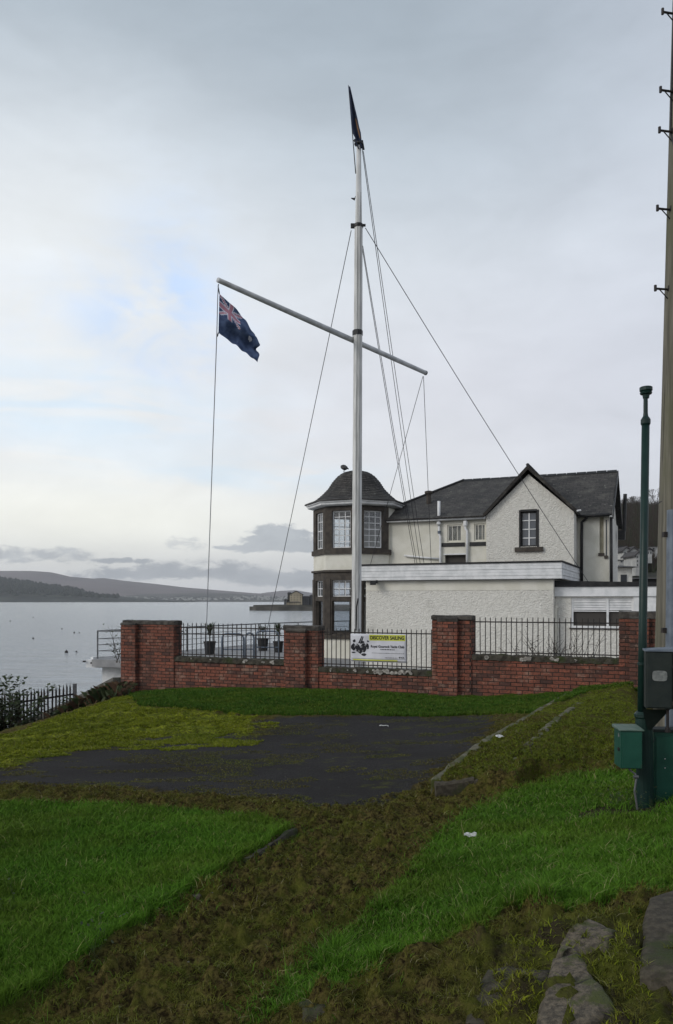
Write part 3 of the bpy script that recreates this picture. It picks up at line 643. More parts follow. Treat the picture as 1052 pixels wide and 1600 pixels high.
def rough_box(m, fr, u0, u1, v0, v1, z0, z1, amp=.012, st=.09):
    n = max(2, int((u1-u0)/st)); rings = []
    for i in range(n+1):
        u = u0+(u1-u0)*i/n; r = lambda: random.uniform(-amp, amp)
        rings.append([fr(u, v0+r()-.0, z0+r()*.5), fr(u, v0+r(), z1+r()-.01), fr(u, v0+.03, z1+r()), fr(u, (v0+v1)/2, z1+.012+r()), fr(u, v1-.03, z1+r()), fr(u, v1+r(), z0+r()*.5)])
    vs = [p for R in rings for p in R]; k = 6; fs = []
    for i in range(n):
        for j in range(k): a, b = i*k+j, i*k+(j+1) % k; fs.append((a, a+k, b+k, b))
    fs.append(tuple(range(k))); fs.append(tuple(n*k+j for j in range(k))[::-1]); m.add(vs, fs)
wall = thing('brick_wall', 'weathered red brick boundary wall with four piers and low panels between them', 'wall', WF(U(590, W0), 0, -2.5), -TH)
ZB = -2.65
u_ = lambda px: U(px, W0)
TW = .23
piers = [dict(p=(195, 273), b=(195, 217), top=-.49, bt=-.60, cap=.09), dict(p=(445, 498), b=(451, 481), top=-.56, bt=-.68, cap=.10),
         dict(p=(676, 737), b=(687, 717), top=-.31, bt=-.43, cap=.08), dict(p=(968, 1032), b=(985, 1014), top=-.21, bt=-.34, cap=.13)]
for pr in piers:
    m = MB(); m.mi = 0; a, b = u_(pr['p'][0]), u_(pr['p'][1]); zt = pr['top']-pr['cap']
    m.mi = 1; m.box(WF, a, b, -.03, TW+.06, ZB, zt); m.mi = 0
    bricks(m, lambda A, Z_, o: WF(A, -.03-o, Z_), a, b, ZB, zt)
    bricks(m, lambda A, Z_, o: WF(b+o, -.03+A, Z_), 0, TW+.09, ZB, zt); bricks(m, lambda A, Z_, o: WF(a-o, TW+.06-A, Z_), 0, TW+.09, ZB, zt)
    c, d = u_(pr['b'][0]), u_(pr['b'][1])
    m.mi = 1; m.box(WF, c, d, -.14, -.04, ZB, pr['bt']+.0); m.mi = 0
    bricks(m, lambda A, Z_, o: WF(A, -.14-o, Z_), c, d, ZB, pr['bt']); bricks(m, lambda A, Z_, o: WF(d+o, -.14+A, Z_), 0, .11, ZB, pr['bt']); bricks(m, lambda A, Z_, o: WF(c-o, -.03-A, Z_), 0, .11, ZB, pr['bt'])
    pier = m.build('pier', ['brick', 'mortar'], wall, tone=True)
    m = MB(); rough_box(m, WF, a-.015, b+.015, -.055, TW+.08, zt+.002, pr['top'], .007, .12)
    if pr['cap'] >= .09: rough_box(m, WF, c-.008, d+.008, -.152, -.05, pr['bt']+.001, zt+.03, .006, .1)
    else: rough_box(m, WF, c-.008, d+.008, -.152, -.05, pr['bt']+.001, zt+.04, .006, .1)
    m.build('cap', 'cap', pier, smooth=False)
panels = [(273, 445, -1.33), (498, 676, -1.445), (737, 968, -1.08)]
for i, (pa, pb, zt) in enumerate(panels):
    a, b = u_(pa), u_(pb); m = MB(); m.mi = 1; m.box(WF, a-.02, b+.02, 0, TW, ZB, zt-.11); m.mi = 0
    bricks(m, lambda A, Z_, o: WF(A, -o, Z_), a, b, ZB, zt-.11); pn = m.build('panel', ['brick', 'mortar'], wall, tone=True)
    m = MB(); rough_box(m, WF, a+.002, b-.002, -.03, TW+.02, zt-.108, zt, .016, .07)
    cp = m.build('coping', 'cope', pn)
    m = MB()
    spots = {0: [(385, 3), (427, 3), (412, 2), (300, 1), (331, 1)], 1: [(520, 2), (556, 2), (592, 4), (600, 4), (610, 4), (624, 4), (635, 3), (640, 3), (587, 3), (545, 1), (575, 2)], 2: [(762, 3), (818, 4), (824, 3), (866, 3), (870, 2), (900, 1)]}[i]
    for px, k in spots:
        uu = u_(px); r = .016*k
        for q in range(3):
            cu, cz = uu+random.uniform(-r, r), zt-.05+random.uniform(-.03, .03)
            ring = [WF(cu+r*random.uniform(.5, 1.0)*math.cos(t), -.048, cz+r*.7*random.uniform(.5, 1)*math.sin(t)) for t in np.linspace(0, 2*math.pi, 9)[:-1]]
            m.prism(ring, WF(0, .05, 0)-WF(0, 0, 0))
    m.build('mortar_patch', 'patch', pn)
# wall run beyond the last pier, leaving the frame
m = MB(); a, b = u_(1032), u_(1400); m.mi = 1; m.box(WF, a, b, 0, TW, ZB, -.6); m.mi = 0
bricks(m, lambda A, Z_, o: WF(A, -o, Z_), a, b, ZB, -.6); m.build('panel', ['brick', 'mortar'], wall, tone=True)

# ------------------------------------------------------------------ railings on the wall
def railing(pa, pb, n, rails, tip, bottom, label, stub=True):
    a, b = u_(pa), u_(pb); t = thing('iron_railing', label, 'railing', WF((a+b)/2, .1, bottom), -TH, 'iron railing panels on the brick wall')
    for z, r in rails:
        m = MB(); m.box(WF, a-.01, b+.01, .1-r, .1+r, z-r, z+r); m.build('rail', 'iron', t)
    for i in range(n):
        u = a+(b-a)*(i+.5)/n; s = .0075; tz = tip+random.uniform(-.006, .006); l = random.uniform(-.006, .006)
        m = MB(); p = lambda du, dv, z: WF(u+du+(l if z > bottom+.1 else 0), .1+dv, z)
        m.hexa([p(-s, -s, bottom-.06), p(s, -s, bottom-.06), p(s, s, bottom-.06), p(-s, s, bottom-.06), p(-s, -s, tz-.02), p(s, -s, tz-.02), p(s, s, tz-.02), p(-s, s, tz-.02)])
        q = [p(-s, -s, tz-.02), p(s, -s, tz-.02), p(s, s, tz-.02), p(-s, s, tz-.02), p(0, 0, tz+.01)]
        m.add(q, [(0, 1, 4), (1, 2, 4), (2, 3, 4), (3, 0, 4)]); m.build('bar', 'iron', t)
    return t
railing(273, 445, 24, [(-.64, .013), (-.79, .012), (-1.27, .011)], -.53, -1.28, 'left railing panel with plant tubs seen through it')
railing(498, 676, 24, [(-.69, .012), (-1.38, .011)], -.60, -1.39, 'middle railing panel that carries the sailing banner')
railing(737, 968, 27, [(-.43, .012), (-1.03, .011)], -.335, -1.04, 'right railing panel with bare shrub behind it')

# ------------------------------------------------------------------ banner
BV = .05
def BP(px, py, o=0): u = U(px, W0, BV); return WF(u, BV-o, Zp(py, px, W0, BV))
bt = thing('banner', 'white vinyl sailing banner with yellow heading tied to the railing', 'banner', BP(591, 1036), -TH)
nxg, nyg = 24, 12; m = MB(); vs = []
def bsurf(s, t, o=0):
    w_ = .010*math.sin(7*s+5*t)+.006*math.sin(19*s-4*t)
    return BP(548+87*s, (990+1*s)+(43+2*s)*t, o+w_)
for j in range(nyg+1):
    for i in range(nxg+1): vs.append(bsurf(i/nxg, j/nyg))
m.add(vs, [(j*(nxg+1)+i, (j+1)*(nxg+1)+i, (j+1)*(nxg+1)+i+1, j*(nxg+1)+i+1) for j in range(nyg) for i in range(nxg)])
sheet = m.build('sheet', 'banner', bt, smooth=True)
sheet.modifiers.new('thick', 'SOLIDIFY').thickness = .002
def bpatch(name, mm, s0, s1, t0, t1, o=.002, parent=None):
    m = MB(); n = 12; vs = [bsurf(s0+(s1-s0)*i/n, t, o) for t in (t0, t1) for i in range(n+1)]
    m.add(vs, [(i, n+1+i, n+2+i, i+1) for i in range(n)]); return m.build(name, mm, parent or bt)
bpatch('heading_band', 'yellow', .335, .985, .03, .24)
bpatch('stripe', 'yellow', .04, .84, .915, .955); bpatch('stripe', 'ink', .01, .99, .955, .972); bpatch('stripe', 'ink', .01, .99, .885, .897)
def text(name, body, mm, s0, s1, tb, th, parent, bold=.0, o=.005):
    cu = bpy.data.curves.new(name, 'FONT'); cu.body = body; cu.size = 1; cu.offset = bold
    to = bpy.data.objects.new(name, cu); COL.objects.link(to); dg = bpy.context.evaluated_depsgraph_get(); me = to.evaluated_get(dg).to_mesh()
    V = [v.co.copy() for v in me.vertices]; Fc = [tuple(p.vertices) for p in me.polygons]; to.to_mesh_clear()
    bpy.data.objects.remove(to); x0 = min(v.x for v in V); x1 = max(v.x for v in V)
    m = MB(); m.add([bsurf(s0+(s1-s0)*(v.x-x0)/(x1-x0), tb-th*v.y/.72, o) for v in V], Fc); return m.build(name, mm, parent)
text('heading_text', 'DISCOVER SAILING', 'ink', .355, .965, .195, .125, bt, .03, .006)
text('club_name_text', 'Royal Gourock Yacht Club', 'ink', .36, .965, .485, .085, bt, .03)
def dashes(mm, s0, s1, t, th, wd):      # lines of print too small to read
    m = MB(); s = s0; r_ = random.Random(int(t*1000))
    while s < s1:
        l = wd*r_.uniform(.5, 1.6); e = min(s+l, s1); m.poly([bsurf(s, t+th, .004), bsurf(e, t+th, .004), bsurf(e, t, .004), bsurf(s, t, .004)]); s = e+wd*.35
    m.build('small_print', mm, bt)
dashes('ink', .54, .80, .535, .03, .03); dashes('inkgrey', .38, .965, .67, .018, .02); dashes('ink', .62, .84, .83, .02, .02)
text('corner_mark', 'RYA', 'ink', .87, .965, .855, .065, bt, .02)
m = MB(); rr = random.Random(4)          # printed picture of a crew on a boat
def blobp(cs, ct, rs, rt, n=9, a=0):
    m.poly([bsurf(cs+rs*rr.uniform(.7, 1.1)*math.cos(k*2*math.pi/n+a), ct+rt*rr.uniform(.7, 1.1)*math.sin(k*2*math.pi/n+a), .003) for k in range(n)])
for cs, ct, rs, rt in [(.07,.26,.03,.06),(.05,.48,.05,.14),(.13,.52,.05,.16),(.22,.30,.03,.05),(.24,.50,.06,.16),(.30,.45,.03,.14),(.17,.60,.06,.12),(.05,.68,.04,.03),(.24,.75,.05,.05),(.31,.27,.02,.04)]: blobp(cs, ct, rs, rt)
for a, b in [((.14, .34), (.20, .08)), ((.17, .36), (.22, .10))]:
    m.poly([bsurf(a[0], a[1], .003), bsurf(a[0]+.03, a[1], .003), bsurf(b[0]+.015, b[1], .003), bsurf(b[0], b[1], .003)])
m.build('crew_picture', 'ink', bt)
for cs, ct in [(.075, .45), (.12, .40), (.20, .47), (.26, .42), (.15, .63), (.22, .62), (.10, .60), (.29, .52)]:
    m = MB(); m.poly([bsurf(cs+.011*math.cos(k), ct+.05*math.sin(k), .0045) for k in np.linspace(0, 6.28, 7)[:-1]]); m.build('picture_patch', 'inkgrey', bt)

# ------------------------------------------------------------------ terrace, sea edge and its rails
TZ = -2.1
m = MB(); ed = [(-8.75, 27.6), (-6.3, 31.5), (-3.8, 36), (-1.2, 39.5), (4, 44), (26, 36), (24, 15.0)]
wl = WF(u_(196), TW+.05, 0); wr = WF(u_(1400), TW+.05, 0)
pts = [(-4.95, 18.75), (-7.25, 26.7), (-8.7, 27.3)]+ed[1:6]+[(22, 8), (wr.x, wr.y)]
pts = [(p[0], p[1], EZ+TZ-.25) for p in pts]
m.prism([Vector(p) for p in pts][::-1], (0, 0, .25))
terrace = m.build('terrace', 'paving'); tag(terrace, kind='structure')
# white edge beam and support of the deck
m = MB(); beam = thing('deck_edge_beam', 'white painted edge beam of the terrace over the water', 'edge beam', (-8.75, 27.6, EZ+TZ-.4))
ex = ed[:5]
for i in range(len(ex)-1):
    a, b = Vector((*ex[i], 0)), Vector((*ex[i+1], 0)); nrm = Vector((-(b-a).y, (b-a).x, 0)).normalized()*.12
    zz = Vector((0, 0, 1)); m.hexa([a+zz*(EZ+TZ-.28), b+zz*(EZ+TZ-.28), b+nrm+zz*(EZ+TZ-.28), a+nrm+zz*(EZ+TZ-.28), a+zz*(EZ+TZ+.06), b+zz*(EZ+TZ+.06), b+nrm+zz*(EZ+TZ+.06), a+nrm+zz*(EZ+TZ+.06)])
m.hexa([Vector((x, y, z)) for z in (EZ+TZ-.30, EZ+TZ-.02) for x, y in ((-8.95, 27.45), (-5.5, 26.9), (-5.5, 27.1), (-8.85, 27.7))])
m.build('beam', 'white_paint', beam)
m = MB(); m.hexa([Vector((x, y, z)) for z in (0, EZ+TZ-.31) for x, y in ((-8.45, 27.7), (-5.5, 27.2), (-5.5, 27.6), (-8.35, 28.1))]); m.build('support_wall', 'white_paint', beam)
m = MB(); m.box(I, -8.75, -8.35, 27.30, 27.42, EZ+TZ-.16, EZ+TZ-.10); m.tube([(-9.05, 27.4, EZ+TZ-.08), (-8.95, 27.4, EZ+TZ-.08)], .03); m.build('bracket', 'iron', beam)
hr = thing('terrace_handrail', 'grey metal handrail along the seaward edge of the terrace', 'handrail', (-8.6, 28, EZ+TZ))
line = [Vector((x+.15, y+.05, EZ+TZ)) for x, y in ex]
for z, r in ((1.0, .03), (.72, .012), (.50, .012), (.28, .012)):
    m = MB(); m.tube([p+Vector((0, 0, z)) for p in line], r, 6); m.tube([line[0]+Vector((0, 0, z)), line[0]+Vector((3.2, -.5, z))], r, 6); m.build('rail', 'grey_steel', hr)
pp = []
for i in range(4):
    for k in range(3): pp.append(line[i].lerp(line[i+1], k/3))
for p in pp+[line[-1], line[0]+Vector((1.6, -.25, 0))]:
    m = MB(); m.tube([p, p+Vector((0, 0, 1.0))], .028, 6); m.build('post', 'grey_steel', hr)
# white wall line behind the left panel and white kerb at the tower side
# hoop barriers on the terrace
def hoop(pa, pb, ytop, ybot, Y, label):
    t = thing('hoop_barrier', label, 'barrier', P((pa+pb)/2, ybot, Y), 0, 'steel hoop barriers on the terrace')
    a, b = P(pa, ybot, Y), P(pb, ybot, Y+.25); h = (ybot-ytop)/F_PX*Y; up = Vector((0, 0, 1)); r = .12; dxy = (b-a).normalized()
    m = MB(); m.tube([a, a+up*(h-r), a+up*(h-.03)+dxy*.04, a+up*h+dxy*r, b+up*h-dxy*r, b+up*(h-.03)-dxy*.04, b+up*(h-r), b], .026, 8); m.build('hoop', 'galv', t, smooth=True)
    m = MB(); m.tube([a+up*h*.45, b+up*h*.45], .018, 6); m.build('cross_bar', 'galv', t)
    return t
hoop(347, 381, 990, 1035, 21, 'wide steel hoop barrier beside the left plant tub')
hoop(384, 397, 989, 1035, 21, 'narrow steel hoop barrier between the wide hoop and the tubs')
hoop(400, 436, 986, 1032, 21.5, 'steel hoop barrier in front of the two right hand tubs')
# plant tubs
def leafy(m, base, n, h, spread, w=.02, droop=.3, rnd=random):
    for i in range(n):
        a = rnd.uniform(0, 6.28); l = h*rnd.uniform(.6, 1); s = spread*rnd.uniform(.2, 1); d_ = Vector((math.cos(a), math.sin(a), 0)); q = Vector((-d_.y, d_.x, 0))*w
        p0 = Vector(base); p1 = p0+d_*s*.5+Vector((0, 0, l*.7)); p2 = p0+d_*s+Vector((0, 0, l*(1-droop*rnd.random())))
        m.add([p0-q*.5, p0+q*.5, p1+q, p1-q, p2], [(0, 1, 2, 3), (3, 2, 4)])
for px, Y, pw, ph, hh_, sp, lab in ((328, 30, .46, .50, .62, .30, 'black tub with spiky palm, leftmost of the terrace tubs'), (411, 32, .46, .52, .35, .22, 'black tub with short dark plant, middle of the terrace tubs'), (435, 31, .40, .45, .6, .2, 'black tub with thin upright plant, nearest the brick pier')):
    b = Vector(((px-CX)/F_PX*Y, Y, EZ+TZ)); t = thing('plant_tub', lab, 'plant tub', b, 0, 'black plant tubs on the terrace')
    m = MB(); m.lathe(b, [(pw*.40, 0), (pw*.5, ph-.05), (pw*.55, ph-.05), (pw*.55, ph), (pw*.48, ph), (pw*.45, ph-.06)], 14); m.build('tub', 'pot', t)
    m = MB(); m.tube([b+Vector((0, 0, ph-.1)), b+Vector((0, 0, ph+.35))], .03, 6); leafy(m, b+Vector((0, 0, ph+.25)), 46, hh_, sp+.15, .02); leafy(m, b+Vector((0, 0, ph+.2)), 20, .2, sp, .03, .9); m.build('plant', 'leaf', t)

# ------------------------------------------------------------------ mast, yard, rigging
MY = 18.5
mb, mt_ = P(556.5, 1075, MY), P(560.5, 352, MY)
mast = thing('flag_mast', 'tall white weathered flag mast with crossed yard', 'mast', mb)
m = MB(); m.tube([mb, mb.lerp(mt_, .5), mt_], [.128, .120, .104], 8); m.build('lower_mast', 'mast_paint', mast)
tt = P(560.8, 226, MY)
m = MB(); m.tube([mt_+Vector((0, 0, -.3)), mt_+Vector((0, 0, .02)), tt], [.09, .085, .055], 10); m.build('topmast', 'mast_paint', mast, smooth=True)
m = MB(); m.lathe(mt_+Vector((0, 0, -.06)), [(.112, 0), (.118, .03), (.118, .07), (.10, .09)], 10); m.box(I, mt_.x-.19, mt_.x-.09, MY-.04, MY+.04, mt_.z-.06, mt_.z+.03); m.box(I, mt_.x+.09, mt_.x+.17, MY-.03, MY+.03, mt_.z-.02, mt_.z+.02); m.build('hound_band', 'black_paint', mast)
m = MB(); m.lathe(tt+Vector((0, 0, -.03)), [(.07, 0), (.11, .03), (.11, .06), (.05, .08)], 10); m.tube([tt+Vector((.08, 0, .1)), tt+Vector((.12, 0, -.12))], .025, 6); m.tube([tt+Vector((-.10, 0, .12)), tt+Vector((-.02, 0, .02))], .04, 6); m.build('truck', 'black_paint', mast)
q = P(559, 519, MY); m = MB(); m.lathe(q+Vector((0, 0, -.08)), [(.126, 0), (.128, .1), (.122, .12)], 8); m.build('yard_band', 'black_paint', mast)
q = P(556, 309, MY); m = MB(); m.prism([q+Vector((-.11, 0, 0)), q+Vector((-.02, 0, -.05)), q+Vector((.0, 0, .05)), q+Vector((-.03, 0, .0))], (0, .04, 0)); m.build('cleat', 'black_paint', mast)
ya, yb = P(341, 437.5, 15.15), P(665, 582.5, 21.2)
m = MB(); m.tube([ya, ya.lerp(yb, .5), yb], [.052, .066, .058], 12); m.tube([ya.lerp(yb, .56), P(560, 519, MY-.1)], .03, 6); yard = m.build('yard', 'yard_paint', mast, smooth=True)
m = MB(); m.tube([yb+(yb-ya).normalized()*-.01, yb+(yb-ya).normalized()*.02], .064, 12); m.build('end_cap', 'black_paint', yard)
m = MB()
for px in (557.5, 562):
    m.tube([P(px+2, 300, MY-.14), P(px, 700, MY-.15), P(px-2, 1010, MY-.15)], .005, 4)
m.build('halyard', 'rope', mast)
m = MB(); m.tube([P(560, 935, MY-.16), P(557.5, 948, MY-.16), P(556.5, 985, MY-.16)], .018, 5); m.build('rope_coil', 'black_paint', mast)
def wire(name, pts, label, r=.006, mm='rope', group=None, cat='rope'):
    m = MB(); m.tube(pts, r*1.35, 5); o = m.build(name, mm, origin=pts[-1]); tag(o, label, cat, group); return o
def sag(a, b, s=.0, n=8): return [a.lerp(b, i/n)+Vector((0, 0, -s*math.sin(math.pi*i/n))) for i in range(n+1)]
gs = 'wire stays and halyards of the mast'
wire('stay', sag(P(549, 360, MY), P(413, 1006, 24), .05), 'wire stay running from the mast hounds down left to the terrace', .007, group=gs)
wire('stay', sag(P(571, 356, MY), P(921, 912, 23), .10), 'long wire stay slanting down right across the white gable', .007, group=gs)
for (a, b, lab) in ((((568, 236), MY), ((663, 882), 26.5), 'halyard from the mast top, rightmost of the bundle'), (((566, 232), MY), ((657, 882), 26.5), 'halyard from the mast top, second from right in the bundle'),
                    (((567, 384), MY), ((652, 882), 26.3), 'halyard from below the hounds, second from left in the bundle'), (((566, 386), MY), ((649, 882), 26.2), 'halyard from below the hounds, leftmost of the bundle')):
    wire('halyard', sag(P(*a[0], a[1]), P(*b[0], b[1]), .12), lab, .0065, group=gs)
wire('halyard', sag(P(662, 588, 21.1), P(674, 882, 25.5), .0), 'signal halyard hanging straight down from the right yard end', .006, group=gs)
wire('halyard', sag(P(661, 588, 21.1), P(579, 882, 24.9), .0), 'signal halyard slanting left from the right yard end', .006, group=gs)
hy = [P(341.5, 444, 15.18), P(341, 452, 15.2), P(340.5, 462, 15.2), P(339, 522, 15.3), P(332, 720, 16.4), P(321, 1034, 18.6)]
wire('halyard', hy, 'pale halyard dropping from the left yard end past the ensign', .0075, 'rope_light', group=gs)

# ------------------------------------------------------------------ ensign
def union(s, t):     # s 0..1 along, t 0..1 down inside the canton
    x, y = (s-.5)*2, (t-.5)
    if abs(x) < .13 or abs(y) < .10: return 1
    if abs(x) < .22 or abs(y) < .17: return 2
    for sg in (1, -1):
        dd = abs(y-sg*x*.5)
        if dd < .055: return 1
        if dd < .11: return 2
    return 0
fY = 15.2; A_, B_ = P(343, 459, fY), P(341.5, 520, fY); Cc, Dd = P(404, 530, fY+.35), P(403, 566, fY+.30)
en = MB(); NS, NTt = 60, 36; vs = []
for j in range(NTt+1):
    for i in range(NS+1):
        s, t = i/NS, j/NTt; top = A_.lerp(Cc, s)+Vector((.05*math.sin(math.pi*s), 0, .03*math.sin(math.pi*s))); bot = B_.lerp(Dd, s)+Vector((0, 0, -.00*math.sin(3*s)))
        p = top.lerp(bot, t); k = min(1, s*3); ph = 9*(t*.9+s*.35)
        p += Vector((.018*math.sin(ph*1.6)*k, .075*math.sin(ph)*k+.03*math.sin(17*s+3*t)*k, .014*math.sin(23*s+4*t)*k*(.3+s)))
        if s > .9: p += Vector((.03*math.sin(9*t), 0, -.05*(s-.9)*10*math.sin(6*t+1)))
        vs.append(p)
flag = thing('ensign', 'dark blue ensign with faded union canton drooping below the left yard end', 'flag', A_)
for j in range(NTt):
    for i in range(NS):
        s, t = (i+.5)/NS, (j+.5)/NTt; k = 0
        if s < .5 and t < .5: k = union(s*2, t*2)
        elif (abs(s-.76)/.05)**2+(abs(t-.42)/.07)**2 < 1: k = 2
        en.mi = k; a = j*(NS+1)+i; en.f.append([a, a+NS+1, a+NS+2, a+1]); en.m.append(k); en.t.append((1, 1, 1))
en.v = vs; o = en.build('cloth', ['navy', 'flag_pink', 'flag_white'], flag, smooth=True)
m = MB(); m.tube([P(341.6, 444, 15.18), P(341, 448, 15.2), P(342, 453, 15.2), P(343, 459, fY)], .012, 5); m.tube([P(341.5, 520, fY), P(339.6, 526, fY)], .012, 5); m.build('toggle', 'rope', flag)
# burgee furled on the topmast staff
bf = thing('burgee', 'dark furled burgee with gold emblem at the top of the mast', 'flag', P(556, 270, MY))
m = MB(); m.tube([P(544.5, 133, MY), P(552, 222, MY), P(556, 271, MY)], [.008, .012, .014], 6); m.build('staff', 'black_paint', bf)
m = MB(); vs = []; rows = [(135, 545, 546), (150, 546, 549.5), (170, 547.5, 554), (185, 548.5, 558), (198, 549.5, 561.5), (207, 551, 564), (216, 556.5, 565), (224, 557, 565.5), (232, 561, 567.5)]
for py, a, b in rows:
    for k in range(7): s = k/6; vs.append(P(a+(b-a)*s, py, MY+.05*math.sin(s*8+py*.05)-.05))
m.add(vs, [(j*7+i, j*7+7+i, j*7+8+i, j*7+i+1) for j in range(8) for i in range(6)])
for idx, f_ in enumerate(m.f):
    j, i = divmod(idx, 6)
    if (3 <= j <= 5) and i == 4: m.m[idx] = 1
cl = m.build('cloth', ['navy_dark', 'gold'], bf, smooth=True); cl.modifiers.new('thick', 'SOLIDIFY').thickness = .02
# ------------------------------------------------------------------ clubhouse
H0 = 28.8; HF = frame(H0)
hu = lambda px, v=0: U(px, H0, v); hz_ = lambda py, px, v=0: Zp(py, px, H0, v)
club = thing('clubhouse', 'white harled clubhouse with slate roofs, gabled front and octagonal corner turret', 'building', HF(5, 2, TZ), -TH)
def wall_open(m, fr, u0, u1, v0, v1, z0, z1, holes):      # wall slab with rectangular openings (sorted, non-overlapping in u unless stacked)
    us = sorted({u0, u1, *[h[0] for h in holes], *[h[1] for h in holes]})
    for a, b in zip(us[:-1], us[1:]):
        hs = sorted([(h[2], h[3]) for h in holes if h[0] < (a+b)/2 < h[1]]); z = z0
        for c, d in hs:
            if c > z: m.box(fr, a, b, v0, v1, z, c)
            z = d
        if z < z1: m.box(fr, a, b, v0, v1, z, z1)
uL, uR = hu(760), hu(897); apx = hu(826); zE = 2.93
# gable front
gw = (hu(813.5), hu(839), hz_(854, 826), hz_(799, 826))
m = MB(); wall_open(m, HF, uL, uR, 0, .3, TZ, zE, [(gw[0], gw[1], gw[2], zE)])
zA = hz_(741, 826); sl = (zA-zE)/(apx-uL)
zat = lambda u: zE+(zA-zE)*(1-abs(u-apx)/((apx-uL) if u < apx else (uR-apx)))
for a, b, zl in ((uL, gw[0], zE), (gw[1], uR, zE), (gw[0], apx, gw[3]), (apx, gw[1], gw[3])):
    if zl > zat(a) or zl > zat(b): zl = zE
    m.prism([HF(a, 0, zl), HF(b, 0, zl), HF(b, 0, zat(b)), HF(a, 0, zat(a))], HF(0, .3, 0)-HF(0, 0, 0))
m.build('gable_wall', 'harl', club)
def sash(parent, fr, u0, u1, v, z0, z1, cols, rowsz, fw=.045, mw=.018, mmat='white_paint', glass='glass', name='window', mid=True, dep=.05):
    m = MB(); m.box(fr, u0, u0+fw, v, v+dep, z0, z1); m.box(fr, u1-fw, u1, v, v+dep, z0, z1); m.box(fr, u0+fw, u1-fw, v, v+dep, z0, z0+fw); m.box(fr, u0+fw, u1-fw, v, v+dep, z1-fw, z1)
    zm = (z0+z1)/2
    if mid: m.box(fr, u0+fw, u1-fw, v+.004, v+dep-.004, zm-fw*.4, zm+fw*.4)
    for i in range(1, cols): u = u0+(u1-u0)*i/cols; m.box(fr, u-mw/2, u+mw/2, v+.008, v+dep-.012, z0+fw, z1-fw)
    for i in range(1, rowsz):
        z = z0+(z1-z0)*i/rowsz
        if mid and abs(z-zm) < .03: continue
        m.box(fr, u0+fw, u1-fw, v+.012, v+dep-.015, z-mw/2, z+mw/2)
    f_ = m.build(name, mmat, parent)
    m = MB(); m.box(fr, u0+fw*.5, u1-fw*.5, v+dep*.5, v+dep*.5+.006, z0+fw*.5, z1-fw*.5); m.build('pane', glass, f_); return f_
w_ = sash(club, HF, gw[0], gw[1], .10, gw[2], gw[3], 1, 1, .05, .03, 'black_paint', glass='dark_glass', mid=False)
m = MB(); gc = (gw[0]+gw[1])/2; m.box(HF, gc-.02, gc+.02, .095, .12, gw[2]+.05, gw[3]-.05)
for k in (1, 2, 3): z = gw[2]+(gw[3]-gw[2])*k/4; m.box(HF, gw[0]+.05, gw[1]-.05, .097, .118, z-.016, z+.016)
m.build('glazing_bar', 'white_paint', w_)
m = MB(); m.box(HF, gw[0]-.05, gw[0], -.012, .2, gw[2]-.02, gw[3]+.05); m.box(HF, gw[1], gw[1]+.07, -.012, .2, gw[2]-.02, gw[3]+.05); m.box(HF, gw[0], gw[1], -.012, .2, gw[3], gw[3]+.07); m.build('surround', 'black_paint', w_)
m = MB(); m.box(HF, hu(805), hu(849), -.09, .2, gw[2]-.17, gw[2]-.021); m.build('sill', 'stone', w_)
# left upper wall with a recess of two windows
V1 = .15; l0, l1 = hu(600, V1)-.0, uL
wz0, wz1 = hz_(846, 728, V1), hz_(819, 728, V1)
wa = (hu(699, V1), hu(722, V1)); wb = (hu(741, V1), hu(760, V1)); sl_ = (hu(689, V1), hu(760, V1)-.0, hz_(853.5, 728, V1), hz_(847.5, 728, V1))
vent = (hu(695, V1), hu(730, V1), hz_(890, 712, V1), hz_(867, 712, V1))
m = MB(); wall_open(m, HF, l0, l1, V1, V1+.25, TZ, zE, [(wa[0], wa[1], wz0, wz1), (wb[0], wb[1]-.02, wz0, wz1), vent]); m.build('upper_wall', 'harl_cream', club)
m = MB(); m.box(HF, sl_[0], wa[1]+.1, V1-.03, V1-.002, sl_[2], sl_[3]); m.box(HF, wb[0]-.15, wb[1]-.01, V1-.03, V1-.002, sl_[2], sl_[3]); m.build('sill_band', 'black_paint', club)
for a, b in (wa, (wb[0], wb[1]-.02)):
    w_ = sash(club, HF, a, b, V1+.04, wz0, wz1, 3, 1, .05, .02, 'harl_cream', 'glass', mid=False)
    m = MB(); m.box(HF, a, b, V1+.16, V1+.17, wz0, wz1); m.build('blind', 'curtain', w_)
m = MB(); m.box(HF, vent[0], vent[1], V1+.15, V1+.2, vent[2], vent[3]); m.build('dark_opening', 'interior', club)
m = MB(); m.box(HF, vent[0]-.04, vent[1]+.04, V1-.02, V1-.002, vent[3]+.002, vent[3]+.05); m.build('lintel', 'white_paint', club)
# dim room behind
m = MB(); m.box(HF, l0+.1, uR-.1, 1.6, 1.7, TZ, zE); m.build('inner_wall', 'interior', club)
# right return and right wall
VR = 1.0; rr0, rr1 = uR, hu(952, VR)
m = MB(); m.box(HF, uR-.3, uR, .302, VR+.3, TZ, zE); m.build('return_wall', 'harl', club)
nw = [(hu(937, VR), hu(943.5, VR), hz_(864, 940, VR), hz_(808, 940, VR)), (hu(946.5, VR), hu(949, VR), hz_(868, 948, VR), hz_(812, 948, VR))]
m = MB(); wall_open(m, HF, rr0+.002, rr1, VR, VR+.3, TZ, zE, nw); m.build('right_wall', 'harl_cream', club)
for k, h in enumerate(nw):
    m = MB(); m.box(HF, h[0]+.0, h[1], VR+.10, VR+.14, h[2], h[3]); w_ = m.build('narrow_window', 'curtain' if k == 0 else 'dark_glass', club)
    m = MB(); m.box(HF, h[0]-.04, h[1]+.02, VR-.05, VR+.1, h[2]-.10, h[2]-.003); m.build('sill', 'stone', w_)
m = MB(); m.box(HF, rr1-.3, rr1-.001, VR+.302, 6.0, TZ, zE); 
